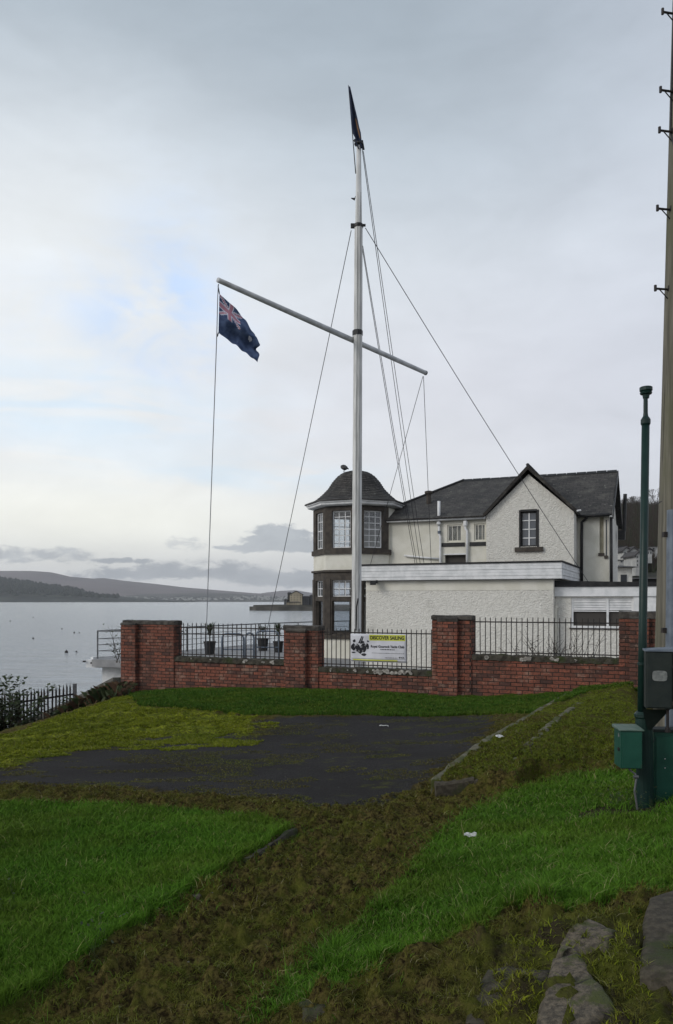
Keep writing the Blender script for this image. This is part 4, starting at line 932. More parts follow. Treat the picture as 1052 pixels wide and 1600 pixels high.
m.prism([HF(rr1-.3, VR-.0, zE+.002), HF(rr1-.3, 6.0, zE+.002), HF(rr1-.3, 3.6, 4.55)], HF(.25, 0, 0)-HF(0, 0, 0)); m.build('end_wall', 'harl', club)
m = MB(); m.box(HF, l0, rr1-.31, 5.8, 6.0, TZ, zE); m.build('back_wall', 'harl', club)
# main roof
rL, rR = hu(725, 3.6), hu(965, 3.6); zr = 4.76; cL = 1.0
T = .06
m = MB()
def roofq(m, pts, th=.06):
    pts = [Vector(p) for p in pts]; n = (pts[1]-pts[0]).cross(pts[2]-pts[0]).normalized()
    if n.z < 0: n = -n
    m.prism([p-n*th for p in pts], n*th)
roofq(m, [HF(cL, -.12, zE), HF(uL-.06, -.12, zE), HF(apx, 3.05, zE+3.17/3.72*(zr-zE)), HF(apx, 3.6, zr), HF(rL, 3.6, zr)])
roofq(m, [HF(apx, VR-.22, zE-.03), HF(rR-.02, VR-.22, zE-.03), HF(rR, 3.6, zr), HF(apx, 3.6, zr)])
roofq(m, [HF(cL, -.12, zE), HF(rL, 3.6, zr), HF(cL, 7.2, zE)])
roofq(m, [HF(cL, 7.2, zE), HF(rL, 3.6, zr), HF(rR, 3.6, zr), HF(rR, 6.6, zE)])
roof = m.build('main_roof', 'slate', club, uv=True)
m = MB()
for i in range(16):
    a, b = rL+(rR-rL)*i/16, rL+(rR-rL)*(i+1)/16-.02; j = random.uniform(-.008, .008)
    m.prism([HF(a, 3.49, zr-.05+j), HF(a, 3.6, zr+.05+j), HF(a, 3.71, zr-.05+j)], HF(b-a, 0, 0)-HF(0, 0, 0))
hp0, hp1 = HF(cL, -.12, zE+.02), HF(rL, 3.6, zr+.03); m.tube([hp0, hp1], .05, 6); m.build('ridge_tile', 'black_paint', roof)
m = MB()      # right verge boards and dark soffit
for (va, za), (vb, zb) in (((VR-.25, zE-.05), (3.6, zr)), ((3.6, zr), (6.7, zE-.1))):
    m.prism([HF(rR-.0, va, za-.16), HF(rR, vb, zb-.16), HF(rR, vb, zb+.02), HF(rR, va, za+.02)], HF(.035, 0, 0)-HF(0, 0, 0))
m.build('verge_board', 'black_paint', roof)
# gable roof
ov = .16; zg = hz_(729, 826)
vb_ = 3.6
m = MB(); eL, eR = uL-.07, uR+.12; zo = zg-sl*0
zfl = zE-.0
for e in (eL, eR):
    roofq(m, [HF(e, -ov, zfl+.02), HF(apx, -ov, zg), HF(apx, vb_, zg), HF(e, .9 if e == eR else -.05, zfl+.02)])
gro = m.build('gable_roof', 'slate', club, uv=True)
m = MB()
for e in (eL, eR):
    m.prism([HF(e, -ov-.03, zfl-.08), HF(apx, -ov-.03, zg-.12), HF(apx, -ov-.03, zg+.03), HF(e, -ov-.03, zfl+.05)], HF(0, .05, 0)-HF(0, 0, 0))
m.build('barge_board', 'stone_dark', gro)
m = MB(); m.tube([HF(apx, -ov-.03, zg+.03), HF(apx, vb_, zg+.02)], .06, 6); m.build('ridge_tile', 'black_paint', gro)
m = MB(); m.tube([HF(eR, -.25, zfl+.0), HF(eR+.12, -.2, zfl+.02)], .03, 6); m.build('gutter_end', 'white_paint', gro)
# gutters and pipes
gt = lambda pts, r, mm, nm: MB().tube(pts, r, 8).build(nm, mm, club, smooth=True)
gt([HF(l0-.1, V1-.16, zE-.05), HF(l1-.03, V1-.16, zE-.07)], .055, 'white_paint', 'gutter')
gt([HF(hu(904, .75), .72, zE-.08), HF(hu(953, .75), .72, zE-.06)], .055, 'black_paint', 'gutter')
pv_ = V1-.08; pz = lambda px, py: HF(hu(px, pv_), pv_, hz_(py, px, pv_))
gt([pz(686, 783), pz(686, 822)], .055, 'white_paint', 'vent_pipe')
gt([pz(686, 822), pz(686.5, 836), pz(688, 838), pz(688, 874), pz(690, 900)], .045, 'white_paint', 'downpipe')
MB().lathe(pz(686, 820), [(.06, 0), (.08, .02), (.08, .10), (.06, .12)], 10).build('pipe_collar', 'white_paint', club); MB().lathe(pz(686.5, 834), [(.05, 0), (.06, .02), (.06, .10)], 8).build('pipe_collar', 'galv', club)
gt([pz(727.5, 812), pz(727.5, 826), pz(730, 830), pz(730, 900)], .045, 'white_paint', 'downpipe'); MB().lathe(pz(727.5, 821), [(.05, -.05), (.08, 0), (.08, .16), (.05, .16)], 8).build('hopper', 'white_paint', club)
gt([pz(632, 868), pz(660, 871), pz(686, 873)], .035, 'white_paint', 'waste_pipe')
dv = VR-.09; dp = lambda px, py: HF(hu(px, dv), dv, hz_(py, px, dv))
gt([HF(hu(918, .75), .72, zE-.1), dp(914, 812), dp(909.5, 816), dp(909, 840), dp(909, 935)], .05, 'black_paint', 'downpipe')
gt([dp(955, 808), dp(955.5, 930)], .05, 'black_paint', 'downpipe')
fl = HF(rR+.1, 5.5, 0); MB().tube([HF(rR+.16, 5.0, zE-.3), HF(rR+.20, 5.0, zE+1.15)], .07, 8).build('flue', 'black_paint', club)
MB().box(HF, rR-.05, rR+.2, 4.85, 5.2, zE-.6, zE-.25).build('flue_bracket', 'black_paint', club)
# roof vent
rp = HF(hu(670, 1.3), 1.3, 0); zz = (HY-797)/F_PX*rp.y+EZ
m = MB(); m.tube([(rp.x, rp.y, zz-.1), (rp.x, rp.y, zz+.62)], .085, 10); m.lathe((rp.x, rp.y, zz+.60), [(.13, 0), (.15, .03), (.15, .10), (.08, .12)], 10); vp = m.build('roof_vent', 'stone', club)
m = MB(); m.lathe((rp.x, rp.y, zz-.16), [(.32, 0), (.22, .07), (.10, .16)], 8); m.build('flashing', 'lead', vp)
# ------------------------------------------------------------------ turret
tc = Vector((.75, 29.15)); R8 = 1.62
def oct_pt(k, r, z): a = math.radians(-90+45*k); return Vector((tc.x+r*math.cos(a), tc.y+r*math.sin(a), EZ+z))
def face_frame(k, r=R8):      # u from vertex k to k+1 (counter-clockwise seen from above), v inward
    a, b = oct_pt(k, r, 0), oct_pt(k+1, r, 0); e = (b-a).normalized(); L = (b-a).length; nin = Vector((-e.y, e.x, 0))
    return (lambda u, v, z: a+e*u+nin*v+Vector((0, 0, z))), L
open_f = [0, 7, 6, 5, 4]      # 0: front right, 7: front left, 6: left front, 5: left back, 4: back left
zs = dict(base=TZ, sill0=-1.33, sill=-1.18, tr0=-.02, tr1=.13, head0=.70, head=.99, cor=1.06, band=1.64, usill=1.83, uhead=3.13, eave=3.27)
zs = {k: (v if k == 'base' else v*1.038) for k, v in zs.items()}
wm, sm_ = MB(), MB()
for k in range(8):
    fr, L = face_frame(k); p0, p1 = .255, L-.255
    wm.box(fr, 0, L, .0, .2, zs['base'], zs['sill0']); wm.box(fr, 0, L, 0, .2, zs['cor'], zs['band'])
    st = .012
    if k in open_f:
        wall_open(sm_, fr, -.003, L+.003, -st, .2, zs['sill0']+.001, zs['head']-.001, [(p0, p1, zs['sill'], zs['tr0']), (p0, p1, zs['tr1'], zs['head0'])])
        wall_open(sm_, fr, -.003, L+.003, -st, .2, zs['band']+.001, zs['eave'], [(p0, p1, zs['usill'], zs['uhead'])])
        sm_.box(fr, -.03, L+.03, -.07, -st-.001, zs['sill0']-.02, zs['sill']-.03)
    else:
        wm.box(fr, 0, L, 0, .2, zs['sill0'], zs['head']); wm.box(fr, 0, L, 0, .2, zs['band'], zs['eave'])
    sm_.box(fr, -.035, L+.035, -.08, .15, zs['head'], zs['cor']); sm_.box(fr, -.03, L+.03, -.07, -st-.002, zs['band']-.03, zs['usill']-.05)
    if k in open_f: sm_.box(fr, -.01, .20, -st-.03, -st-.001, zs['sill'], zs['head0']+.05); sm_.box(fr, L-.20, L+.01, -st-.03, -st-.001, zs['sill'], zs['head0']+.05)
wm.build('turret_wall', 'harl_cream', club); sm_.build('turret_stonework', 'stone', club)
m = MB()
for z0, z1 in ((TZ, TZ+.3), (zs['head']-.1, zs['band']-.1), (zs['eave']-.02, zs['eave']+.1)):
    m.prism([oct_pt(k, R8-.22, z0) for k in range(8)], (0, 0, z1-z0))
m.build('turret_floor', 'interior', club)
for k in open_f:
    fr, L = face_frame(k); p0, p1 = .257, L-.257
    sash(club, fr, p0, p1, .07, zs['usill']+.002, zs['uhead']-.002, 3, 6 if k in (0, 7) else 4, .04, .024)
    sash(club, fr, p0, p1, .07, zs['tr1']+.002, zs['head0']-.002, 3, 2, .03, .024, mid=False)
    sash(club, fr, p0, p1, .07, zs['sill']+.002, zs['tr0']-.002, 1, 1, .03, .02, 'stone', mid=False)
# eaves and bell roof
m = MB(); m.lathe((tc.x, tc.y, EZ), [(R8+.02, zs['eave']+.03), (1.84, zs['eave']+.06), (1.86, zs['eave']+.08), (1.86, zs['eave']+.13), (1.92, zs['eave']+.15), (1.92, zs['eave']+.20)], 8, rot=math.radians(-90)); m.build('turret_eaves', 'white_paint', club)
ze = zs['eave']+.21
prof = [(1.97, -.02), (1.95, .03), (1.76, .08), (1.57, .16), (1.32, .36), (1.08, .60), (.91, .86), (.73, 1.06), (.54, 1.20), (.34, 1.27), (.15, 1.305), (.03, 1.31)]
m = MB(); m.lathe((tc.x, tc.y, EZ+ze), prof, 32, rot=math.radians(-90))
# square the bell to an octagon low down
for i, p in enumerate(m.v):
    r = i//32; a = (i % 32)/32*2*math.pi; f8 = math.cos(math.pi/8)/math.cos(((a+math.pi/8) % (math.pi/4))-math.pi/8)
    f8 = math.cos(math.pi/8)/math.cos((a % (math.pi/4))-math.pi/8); kx = max(0, 1-r/7)
    c = 1+(f8-1)*kx; p.x = tc.x+(p.x-tc.x)*c; p.y = tc.y+(p.y-tc.y)*c
tr = m.build('turret_roof', 'slate', club, uv=True)
m = MB()
for z in ze+np.arange(.1, 1.26, .075):      # slate course lips
    r = np.interp(z-ze, [q[1] for q in prof[1:]], [q[0] for q in prof[1:]]); kx = max(0, 1-np.interp(z-ze, [q[1] for q in prof[1:]], range(1, 12))/7)
    ring = []
    for k in range(33):
        a = k/32*2*math.pi; f8 = math.cos(math.pi/8)/math.cos((a % (math.pi/4))-math.pi/8); rr_ = (r+.006)*(1+(f8-1)*kx); ring.append(Vector((tc.x+rr_*math.cos(a-math.pi/2), tc.y+rr_*math.sin(a-math.pi/2), EZ+z)))
    m.tube(ring, .008, 4, cap=False)
m.build('slate_lip', 'felt', tr)
# bird on the dome
bc = P(538, 731, 28.6); b = MB()
b.lathe(bc+Vector((0, 0, -.09)), [(.02, 0), (.07, .03), (.105, .08), (.10, .14), (.06, .19), (.02, .205)], 10)
for i, p in enumerate(b.v): p.x = bc.x+(p.x-bc.x)*1.25+(p.z-bc.z)*-.25
b.tube([bc+Vector((-.02, 0, -.09)), bc+Vector((-.03, 0, -.17))], .012, 4); b.tube([bc+Vector((.02, 0, -.09)), bc+Vector((.015, 0, -.17))], .012, 4)
b.tube([bc+Vector((.09, 0, -.0)), bc+Vector((.17, 0, -.05))], [.05, .015], 6); b.tube([bc+Vector((-.07, 0, .08)), bc+Vector((-.14, 0, .07))], [.03, .004], 5)
tag(b.build('bird', 'bird', origin=bc+Vector((0, 0, -.17)), smooth=True), 'small dark bird perched on the turret dome', 'bird')

# ------------------------------------------------------------------ flat-roofed annex
A0 = 24.8; AF = frame(A0); au = lambda px, v=0: U(px, A0, v); azp = lambda py, px, v=0: Zp(py, px, A0, v)
ann = thing('annex', 'single storey white harled annex with ribbed white fascia and flat roof', 'building', AF(4, 0, TZ), -TH)
f0, f1, ft, fb = au(565, -.2), au(878, -.2), 1.125, .62; wl_, wr_ = au(572), au(865)
DEP = 3.9; SD = 11.5
m = MB(); m.box(AF, wl_, wr_, 0, .3, TZ, fb+.1); m.box(AF, wr_-.3, wr_-.001, .302, SD, TZ, fb+.1); m.box(AF, wl_+.001, wl_+.3, .302, 2.2, TZ, fb+.1); m.build('wall', 'harl', ann)
m = MB(); m.box(AF, wl_+.01, wr_+.003, -.012, -.002, .30, fb+.05); m.build('smooth_band', 'harl_cream', ann)
m = MB(); nrib = 5; hh = (ft-.04-fb)/nrib
for i in range(nrib):
    z0 = fb+hh*i; m.box(AF, f0, f1, -.2-(.012 if i % 2 else 0), -.155, z0+.012, z0+hh); m.box(AF, f0+.001, f1-.001, -.19, -.15, z0, z0+.012)
    m.box(AF, f1-.045, f1+(.012 if i % 2 else 0), -.150, SD, z0+.012, z0+hh); m.box(AF, f1-.05, f1-.01, -.148, SD-.01, z0, z0+.012)
    m.box(AF, f0-(.012 if i % 2 else 0), f0+.045, -.150, 2.4, z0+.012, z0+hh)
fas = m.build('fascia', 'white_paint', ann)
m = MB(); m.box(AF, f0-.03, f1+.03, -.235, .3, ft-.038, ft+.01); m.box(AF, f1-.3, f1+.03, .302, SD+.03, ft-.038, ft+.01); m.build('roof_edge', 'felt', fas)
m = MB(); m.box(AF, f0+.06, f1-.06, -.14, .28, fb-.012, fb+.09); m.box(AF, wl_, f1-.06, .302, min(SD, 3.0), ft-.2, ft-.05); m.build('roof', 'felt', ann)
# security light
sl0 = P(585, 911, 24.0); m = MB(); q = lambda u, v, z: sl0+Vector((u, v, z)); m.box(q, -.13, .05, -.12, .1, -.06, .06); m.box(q, .05, .11, .0, .28, .0, .09); tag(m.build('floodlight', 'black_paint', origin=sl0), 'small dark floodlight under the left end of the annex fascia', 'floodlight')
# lower extension
ext = thing('extension', 'low flat roofed white extension with louvred window beside the annex', 'building', AF(au(940), 1, TZ), -TH)
V2 = .35; eu = lambda px: au(px, V2); ez = lambda py, px: azp(py, px, V2)
e0, e1 = wr_+.003, eu(1180)
win = (eu(893), eu(990), ez(978, 930), ez(934.5, 930))
m = MB(); wall_open(m, AF, e0, e1, V2, V2+.3, TZ, .15, [win]); m.build('wall', 'harl', ext)
m = MB(); m.box(AF, e0+.002, e1, V2-.09, V2-.0, .115, .39); m.build('fascia', 'white_paint', ext)
m = MB(); m.hexa([AF(e0-.03, V2-.13, .392), AF(e1, V2-.13, .392), AF(e1, 9, .392), AF(e0+.0, 9, .392), AF(e0-.03, V2-.13, .57), AF(e1, V2-.13, .44), AF(e1, 9, .44), AF(e0, 9, .50)]); m.build('roof', 'felt', ext)
w_ = thing('x', 'x', 'x', (0, 0, 0)); bpy.data.objects.remove(w_)
fw = .05; zmid = ez(954, 930); um = eu(949.5)
m = MB(); m.box(AF, win[0], win[0]+fw, V2+.03, V2+.1, win[2], win[3]); m.box(AF, win[1]-fw, win[1], V2+.03, V2+.1, win[2], win[3]); m.box(AF, um-.03, um+.03, V2+.02, V2+.1, win[2], win[3]-.001)
m.box(AF, win[0]+fw, um-.03, V2+.035, V2+.1, win[3]-fw, win[3]); m.box(AF, um+.03, win[1]-fw, V2+.035, V2+.1, win[3]-fw, win[3]); m.box(AF, win[0]+fw, um-.03, V2+.035, V2+.1, zmid-.03, zmid); m.box(AF, um+.03, win[1]-fw, V2+.035, V2+.1, zmid-.03, zmid)
wo_ = m.build('window', 'white_paint', ext)
m = MB()
for i in range(4):
    z = zmid+.02+(win[3]-fw-zmid-.02)*i/4; 
    for a, b in ((win[0]+fw, um-.03), (um+.03, win[1]-fw)): m.hexa([AF(a, V2+.03, z), AF(b, V2+.03, z), AF(b, V2+.045, z), AF(a, V2+.045, z), AF(a, V2+.075, z+.075), AF(b, V2+.075, z+.075), AF(b, V2+.09, z+.075), AF(a, V2+.09, z+.075)])
m.build('louvre', 'white_paint', wo_)
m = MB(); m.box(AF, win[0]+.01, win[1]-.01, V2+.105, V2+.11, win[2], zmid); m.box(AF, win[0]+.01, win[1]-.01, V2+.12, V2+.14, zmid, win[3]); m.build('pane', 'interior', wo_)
m = MB(); m.box(AF, win[0]-.04, win[1]+.04, V2-.07, V2+.1, win[2]-.06, win[2]-.002); m.build('sill', 'white_paint', wo_)
m = MB(); m.box(AF, win[0]-.05, win[1]+.05, V2-.04, V2-.002, win[2]-.10, win[2]-.061); m.build('sill_trim', 'stone', wo_)
m = MB(); m.box(AF, win[1]+.003, e1, V2-.03, V2-.002, ez(975, 1000), .112); m.build('panel', 'white_paint', ext)
g = lambda px, py: AF(au(px, V2-.08), V2-.08, azp(py, px, V2-.08))
MB().tube([g(871, 946), g(868.5, 950), g(868, 956), g(868, 1040)], .05, 8).build('downpipe', 'harl_cream', ext, smooth=True)
# shrub behind the right railing panel, bare
def twigs(name, cx, Y, z0, w, h, n, label, seed, mm='twig', r=.007, leaves=0, lmat='leaf', cat='shrub', lsz=1):
    rnd = random.Random(seed); t = thing(name, label, cat, (cx, Y, EZ+z0)); m = MB(); lf = MB()
    for i in range(n):
        a = rnd.uniform(-1.15, 1.15); p = Vector((cx+rnd.uniform(-w, w)*.45, Y+rnd.uniform(-.2, .2), EZ+z0)); d_ = Vector((math.sin(a)*.9, rnd.uniform(-.3, .3), 1)).normalized(); L = h*rnd.uniform(.4, 1)
        pts = [p]
        for s in range(5): d_ = (d_+Vector((rnd.uniform(-.25, .25), rnd.uniform(-.2, .2), rnd.uniform(-.12, .08)))).normalized(); pts.append(pts[-1]+d_*L/5)
        m.tube(pts, [r*(1-.7*k/5) for k in range(6)], 4, cap=False)
        for s in range(3):
            q = pts[rnd.randint(2, 4)]; e = q+Vector((rnd.uniform(-.16, .16), rnd.uniform(-.1, .1), rnd.uniform(-.02, .18)))*h; m.tube([q, q.lerp(e, .5)+Vector((0, 0, .02)), e], [r*.5, r*.4, r*.2], 3, cap=False)
        for s in range(leaves):
            q = pts[rnd.randint(1, 5)]+Vector((rnd.uniform(-.12, .12), rnd.uniform(-.12, .12), rnd.uniform(-.1, .1))); an = rnd.uniform(0, 6.28); sz = rnd.uniform(.02, .045)*lsz
            x_ = Vector((math.cos(an), math.sin(an), rnd.uniform(-.6, .6)))*sz; y_ = Vector((-math.sin(an), math.cos(an), rnd.uniform(-.9, .9)))*sz*.6
            lf.add([q-x_, q+y_, q+x_, q-y_], [(0, 1, 2, 3)])
    m.build('stem', mm, t)
    if leaves: lf.build('foliage', lmat, t)
    return t
b = WF(u_(868), .9, 0); twigs('shrub', b.x, b.y, -2.05, 1.3, 1.65, 90, 'bare twiggy shrub behind the right railing panel', 3, r=.010, leaves=3, lmat='twig', lsz=.7)
b = WF(u_(229), .5, 0); twigs('climber', b.x, b.y, -1.3, .35, 1.0, 9, 'thin leafy shoots poking over the first brick pier', 5, leaves=7)
b = P(188, 1000, 19.2); twigs('climber', b.x, b.y, -1.55, .3, 1.25, 7, 'leafy shoots at the left side of the first brick pier', 8, leaves=7)
b = P(395, 1040, 19); twigs('weed', P(286, 1040, 19).x, 19.3, -2.1, .3, 1.2, 7, 'dark leafy weed behind the left end of the left railing panel', 9, leaves=6, cat='plant')

# ------------------------------------------------------------------ sloping sea wall, palisade, bush and brambles
a, b_, c = P(193, 1058, 20.3), P(118, 1096, 22.4), P(20, 1140, 24.5)
sw = MB()
for p, q in ((a, b_), (b_, c)):
    w2 = Vector((-.25, -.1, 0)); sw.hexa([Vector((v.x, v.y, -.5)) for v in (p, q, q+w2, p+w2)]+[p, q, q+w2, p+w2])
tag(sw.build('sea_wall', 'concrete'), 'dark sloping sea wall running down from the brick wall to the shore', 'sea wall')
pal = thing('palisade_fence', 'dark steel palisade fence on the slope above the shore', 'fence', P(60, 1130, 22))
pY = lambda px: 22.0-(116-px)*.018
def pt(px, py): return P(px, py, pY(px))
m = MB(); q = pt(117, 1068); m.box(lambda u, v, z: q+Vector((u, v, z)), -.045, .045, -.04, .04, -1.7, 0); m.build('post', 'grey_steel', pal)
for xx in (24, -75):
    m = MB(); q = pt(xx, 1080+(117-xx)*.12); m.box(lambda u, v, z: q+Vector((u, v, z)), -.045, .045, .04, .12, -1.9, 0); m.build('post', 'grey_steel', pal)
for y1 in (1086, 1134):
    m = MB(); r0, r1 = pt(115, y1), pt(-120, y1+36); e = Vector((0, .03, 0)); h = Vector((0, 0, .05)); m.hexa([r0, r1, r1+e, r0+e, r0+h, r1+h, r1+e+h, r0+e+h]); m.build('rail', 'iron', pal)
k = 0
for px in np.arange(110, -115, -5.6):
    top = 1069+(110-px)*.15+random.uniform(-1, 1); q = pt(px, top); m = MB(); s = .022; j = random.uniform(-.02, .02)
    m.hexa([q+Vector((-s, -.03, -1.5)), q+Vector((s, -.03, -1.5)), q+Vector((s, -.01, -1.5)), q+Vector((-s, -.01, -1.5)), q+Vector((-s+j, -.03, -.1)), q+Vector((s+j, -.03, -.1)), q+Vector((s+j, -.01, -.1)), q+Vector((-s+j, -.01, -.1))])
    m.add([q+Vector((-s+j, -.03, -.1)), q+Vector((s+j, -.03, -.1)), q+Vector((s+j, -.01, -.1)), q+Vector((-s+j, -.01, -.1)), q+Vector((j, -.03, .0)), q+Vector((j+.01, -.055, .05))], [(0, 1, 4), (1, 2, 4), (2, 3, 4), (3, 0, 4), (0, 4, 5), (1, 5, 4)])
    m.build('pale', 'iron', pal)
b = pt(15, 1150); tg = twigs('bush', b.x-.1, b.y-1.0, -4.0, 1.7, 2.1, 110, 'dark leafy bush growing through the palisade fence', 21, r=.012, leaves=75, lsz=1.5)
b = pt(-60, 1150); twigs('bush', b.x-.8, b.y-1.0, -4.2, 2.6, 2.3, 70, 'dark leafy bush left of the palisade bush at the frame edge', 22, r=.010, leaves=30, lsz=1.9)
br = MB(); lf = random.Random(31)
for i in range(1500):
    s = lf.random(); px = 78+118*s+lf.uniform(-10, 10); Y = 19.6-1.6*s+lf.uniform(-1.2, .9); x = (px-CX)/F_PX*Y; z = float(height(np.array([x]), np.array([Y]))[0])+EZ
    a = lf.uniform(0, 6.28); h = lf.uniform(.12, .42); d_ = Vector((math.cos(a), math.sin(a), 0)); p = Vector((x, Y, z-.02)); q = Vector((-d_.y, d_.x, 0))*.012
    br.mi = 0 if lf.random() < .55 else 1; br.add([p-q, p+q, p+d_*h*.4+Vector((0, 0, h*.8))+q, p+d_*h*.8+Vector((0, 0, h*lf.uniform(.6, 1)))], [(0, 1, 2), (0, 2, 3)])
tag(br.build('bramble_slope', ['bramble', 'leaf']), 'brown brambles and rank grass on the slope below the brick wall', 'undergrowth', kind='stuff')

# ------------------------------------------------------------------ utility post, boxes, poles on the right
gz = lambda x, y: float(height(np.array([x]), np.array([y]))[0])+EZ
PY = 5.7; pb = P(1008.5, 1256, PY)
vp = thing('vent_post', 'tall dark green steel vent post with capped top', 'post', pb)
m = MB(); m.tube([P(1008.5, 1262, PY), P(1007.5, 1200, PY), P(1006, 1122, PY)], [.064, .062, .060], 16); m.lathe(P(1006, 1122, PY), [(.060, 0), (.068, .01), (.068, .03), (.05, .05)], 16); m.build('base_sleeve', 'green_paint', vp, smooth=False)
m = MB(); m.tube([P(1003, 1125, PY), P(1004.4, 1000, PY), P(1009, 662, PY)], [.032, .030, .0285], 14); sh = m.build('shaft', 'green_paint', vp, smooth=True)
m = MB(); c = P(1009, 662, PY); m.lathe(c, [(.031, -.01), (.035, 0), (.035, .03), (.026, .045), (.019, .055), (.016, .08), (.0155, .19), (.020, .195), (.020, .215)], 14); m.build('neck', 'green_paint', vp)
c = P(1009.6, 616, PY); m = MB(); m.lathe(c, [(.022, -.03), (.026, -.005), (.040, .0), (.044, .012), (.038, .018), (.046, .026), (.046, .050), (.040, .054)], 16); m.build('cap', 'green_paint', vp)
m = MB(); m.lathe(P(1004, 1040, PY), [(.032, 0), (.036, .004), (.036, .02), (.031, .024)], 12); m.build('clip', 'green_paint', vp)
def cab(name, pa, pb_, yt, yb, Y, dep, label, yaw=0, body='green_box', lid='green_lid', slope=.02, cat='cabinet'):
    a, b = P(pa, yb, Y), P(pb_, yb, Y); W_ = (b-a).length; h = (yb-yt)/F_PX*Y; t = thing(name, label, cat, a, yaw)
    M_ = WORLD[t.name]; fr = lambda u, v, z: M_ @ Vector((u, v, z))
    m = MB(); m.box(fr, 0, W_, 0, dep, 0, h); m.build('body', body, t, bevel=.004)
    return t, fr, W_, h
t, fr, W_, h = cab('cabinet', 970, 1003, 1142, 1201, 5.45, .17, 'small dark green steel cabinet on the left of the vent post', math.radians(-5))
m = MB(); m.hexa([fr(-.012, -.014, h+.001), fr(W_+.01, -.014, h+.001), fr(W_+.01, dep_ := .185, h+.001), fr(-.012, .185, h+.001), fr(-.012, -.014, h+.010), fr(W_+.01, -.014, h+.010), fr(W_+.01, .185, h+.022), fr(-.012, .185, h+.022)]); m.build('lid', 'green_lid', t, bevel=.002)
m = MB(); m.box(fr, .010, W_-.006, -.010, -.001, .006, h-.008); dr = m.build('door', 'green_box', t, bevel=.002)
m = MB(); m.box(fr, -.009, -.001, .02, .045, h*.45, h*.52); m.tube([fr(-.012, .03, h*.5), fr(-.004, .03, h*.5)], .012, 8); m.build('lock', 'iron', t)
m = MB(); m.box(fr, -.004, -.001, .03, .05, h*.82, h*.92); m.build('sticker', 'label', t)
m = MB(); m.tube([fr(.07, .08, 0), fr(.09, .08, -.03), fr(.12, .07, -.05), fr(.125, .06, -.09), fr(.11, .05, -.17), fr(.13, .05, -.30)], .0075, 8); m.tube([fr(.105, .06, -.07), fr(.14, .06, -.07)], .012, 6); m.build('cable', 'grey_steel', t)
t, fr, W_, h = cab('cabinet', 1022, 1112, 1144, 1254, 5.74, .12, 'large green floor cabinet at the right edge of the picture', math.radians(-9))
m = MB(); m.box(fr, -.006, W_+.01, -.012, .13, h+.001, h+.024); m.build('lid', 'meter', t, bevel=.003)
m = MB(); m.box(fr, .014, W_-.01, -.009, -.001, .02, h-.03); dr = m.build('door', 'green_box', t, bevel=.002)
for zz in (.50, .63):
    m = MB(); m.lathe(fr(.075, -.012, h*zz+.0), [(.001, -.004), (.005, -.002), (.005, .002), (.001, .004)], 8); m.build('rivet', 'litter', dr)
m = MB(); m.tube([fr(.003, -.012, h-.04), fr(-.02, -.01, h*.8), fr(-.045, .0, h*.2)], .003, 5); m.build('wire', 'rope', t)
t, fr, W_, h = cab('meter_box', 1009.5, 1062, 1018, 1107, 5.45, .12, 'grey green meter box with pale oval label fixed to the vent post', math.radians(-15), 'meter')
m = MB(); m.hexa([fr(-.008, -.014, h+.001), fr(W_+.01, -.014, h+.001), fr(W_+.01, .13, h+.001), fr(-.008, .13, h+.001), fr(-.008, -.014, h+.010), fr(W_+.01, -.014, h+.030), fr(W_+.01, .13, h+.034), fr(-.008, .13, h+.016)]); m.build('lid', 'galv', t, bevel=.002)
m = MB(); m.box(fr, .006, .173, -.009, -.001, .010, h-.006); dr = m.build('door', 'meter', t, bevel=.003)
m = MB(); m.box(fr, .178, .188, -.016, -.001, .01, h-.006); m.box(fr, .170, .20, -.02, -.011, .03, .055); m.box(fr, .170, .20, -.02, -.011, h*.72, h*.72+.02); m.build('hinge', 'iron', t)
ring = []
for k in range(24):
    a = 2*math.pi*k/24; sgn = lambda v: math.copysign(abs(v)**.5, v); ring.append(fr(.090+.049*sgn(math.cos(a)), -.0095, h*.58+.037*sgn(math.sin(a))))
m = MB(); m.prism(ring, fr(0, -.004, 0)-fr(0, 0, 0)); m.build('label_plate', 'label', dr)
m = MB(); m.tube([fr(.145, .05, 0), fr(.15, .05, -.02), fr(.15, .05, -.16)], .010, 8); m.tube([fr(.15, .05, -.14), fr(.15, .05, -.17)], .018, 8); m.build('conduit', 'iron', t)
m = MB(); p0 = P(1006, 1112, 5.62); m.hexa([P(1012, 1140, 5.62), P(1018, 1140, 5.62), P(1018, 1140, 5.68), P(1012, 1140, 5.68), P(1004, 1108, 5.55), P(1048, 1108, 5.55), P(1048, 1108, 5.68), P(1004, 1108, 5.68)]); m.build('wall_bracket', 'meter', t)
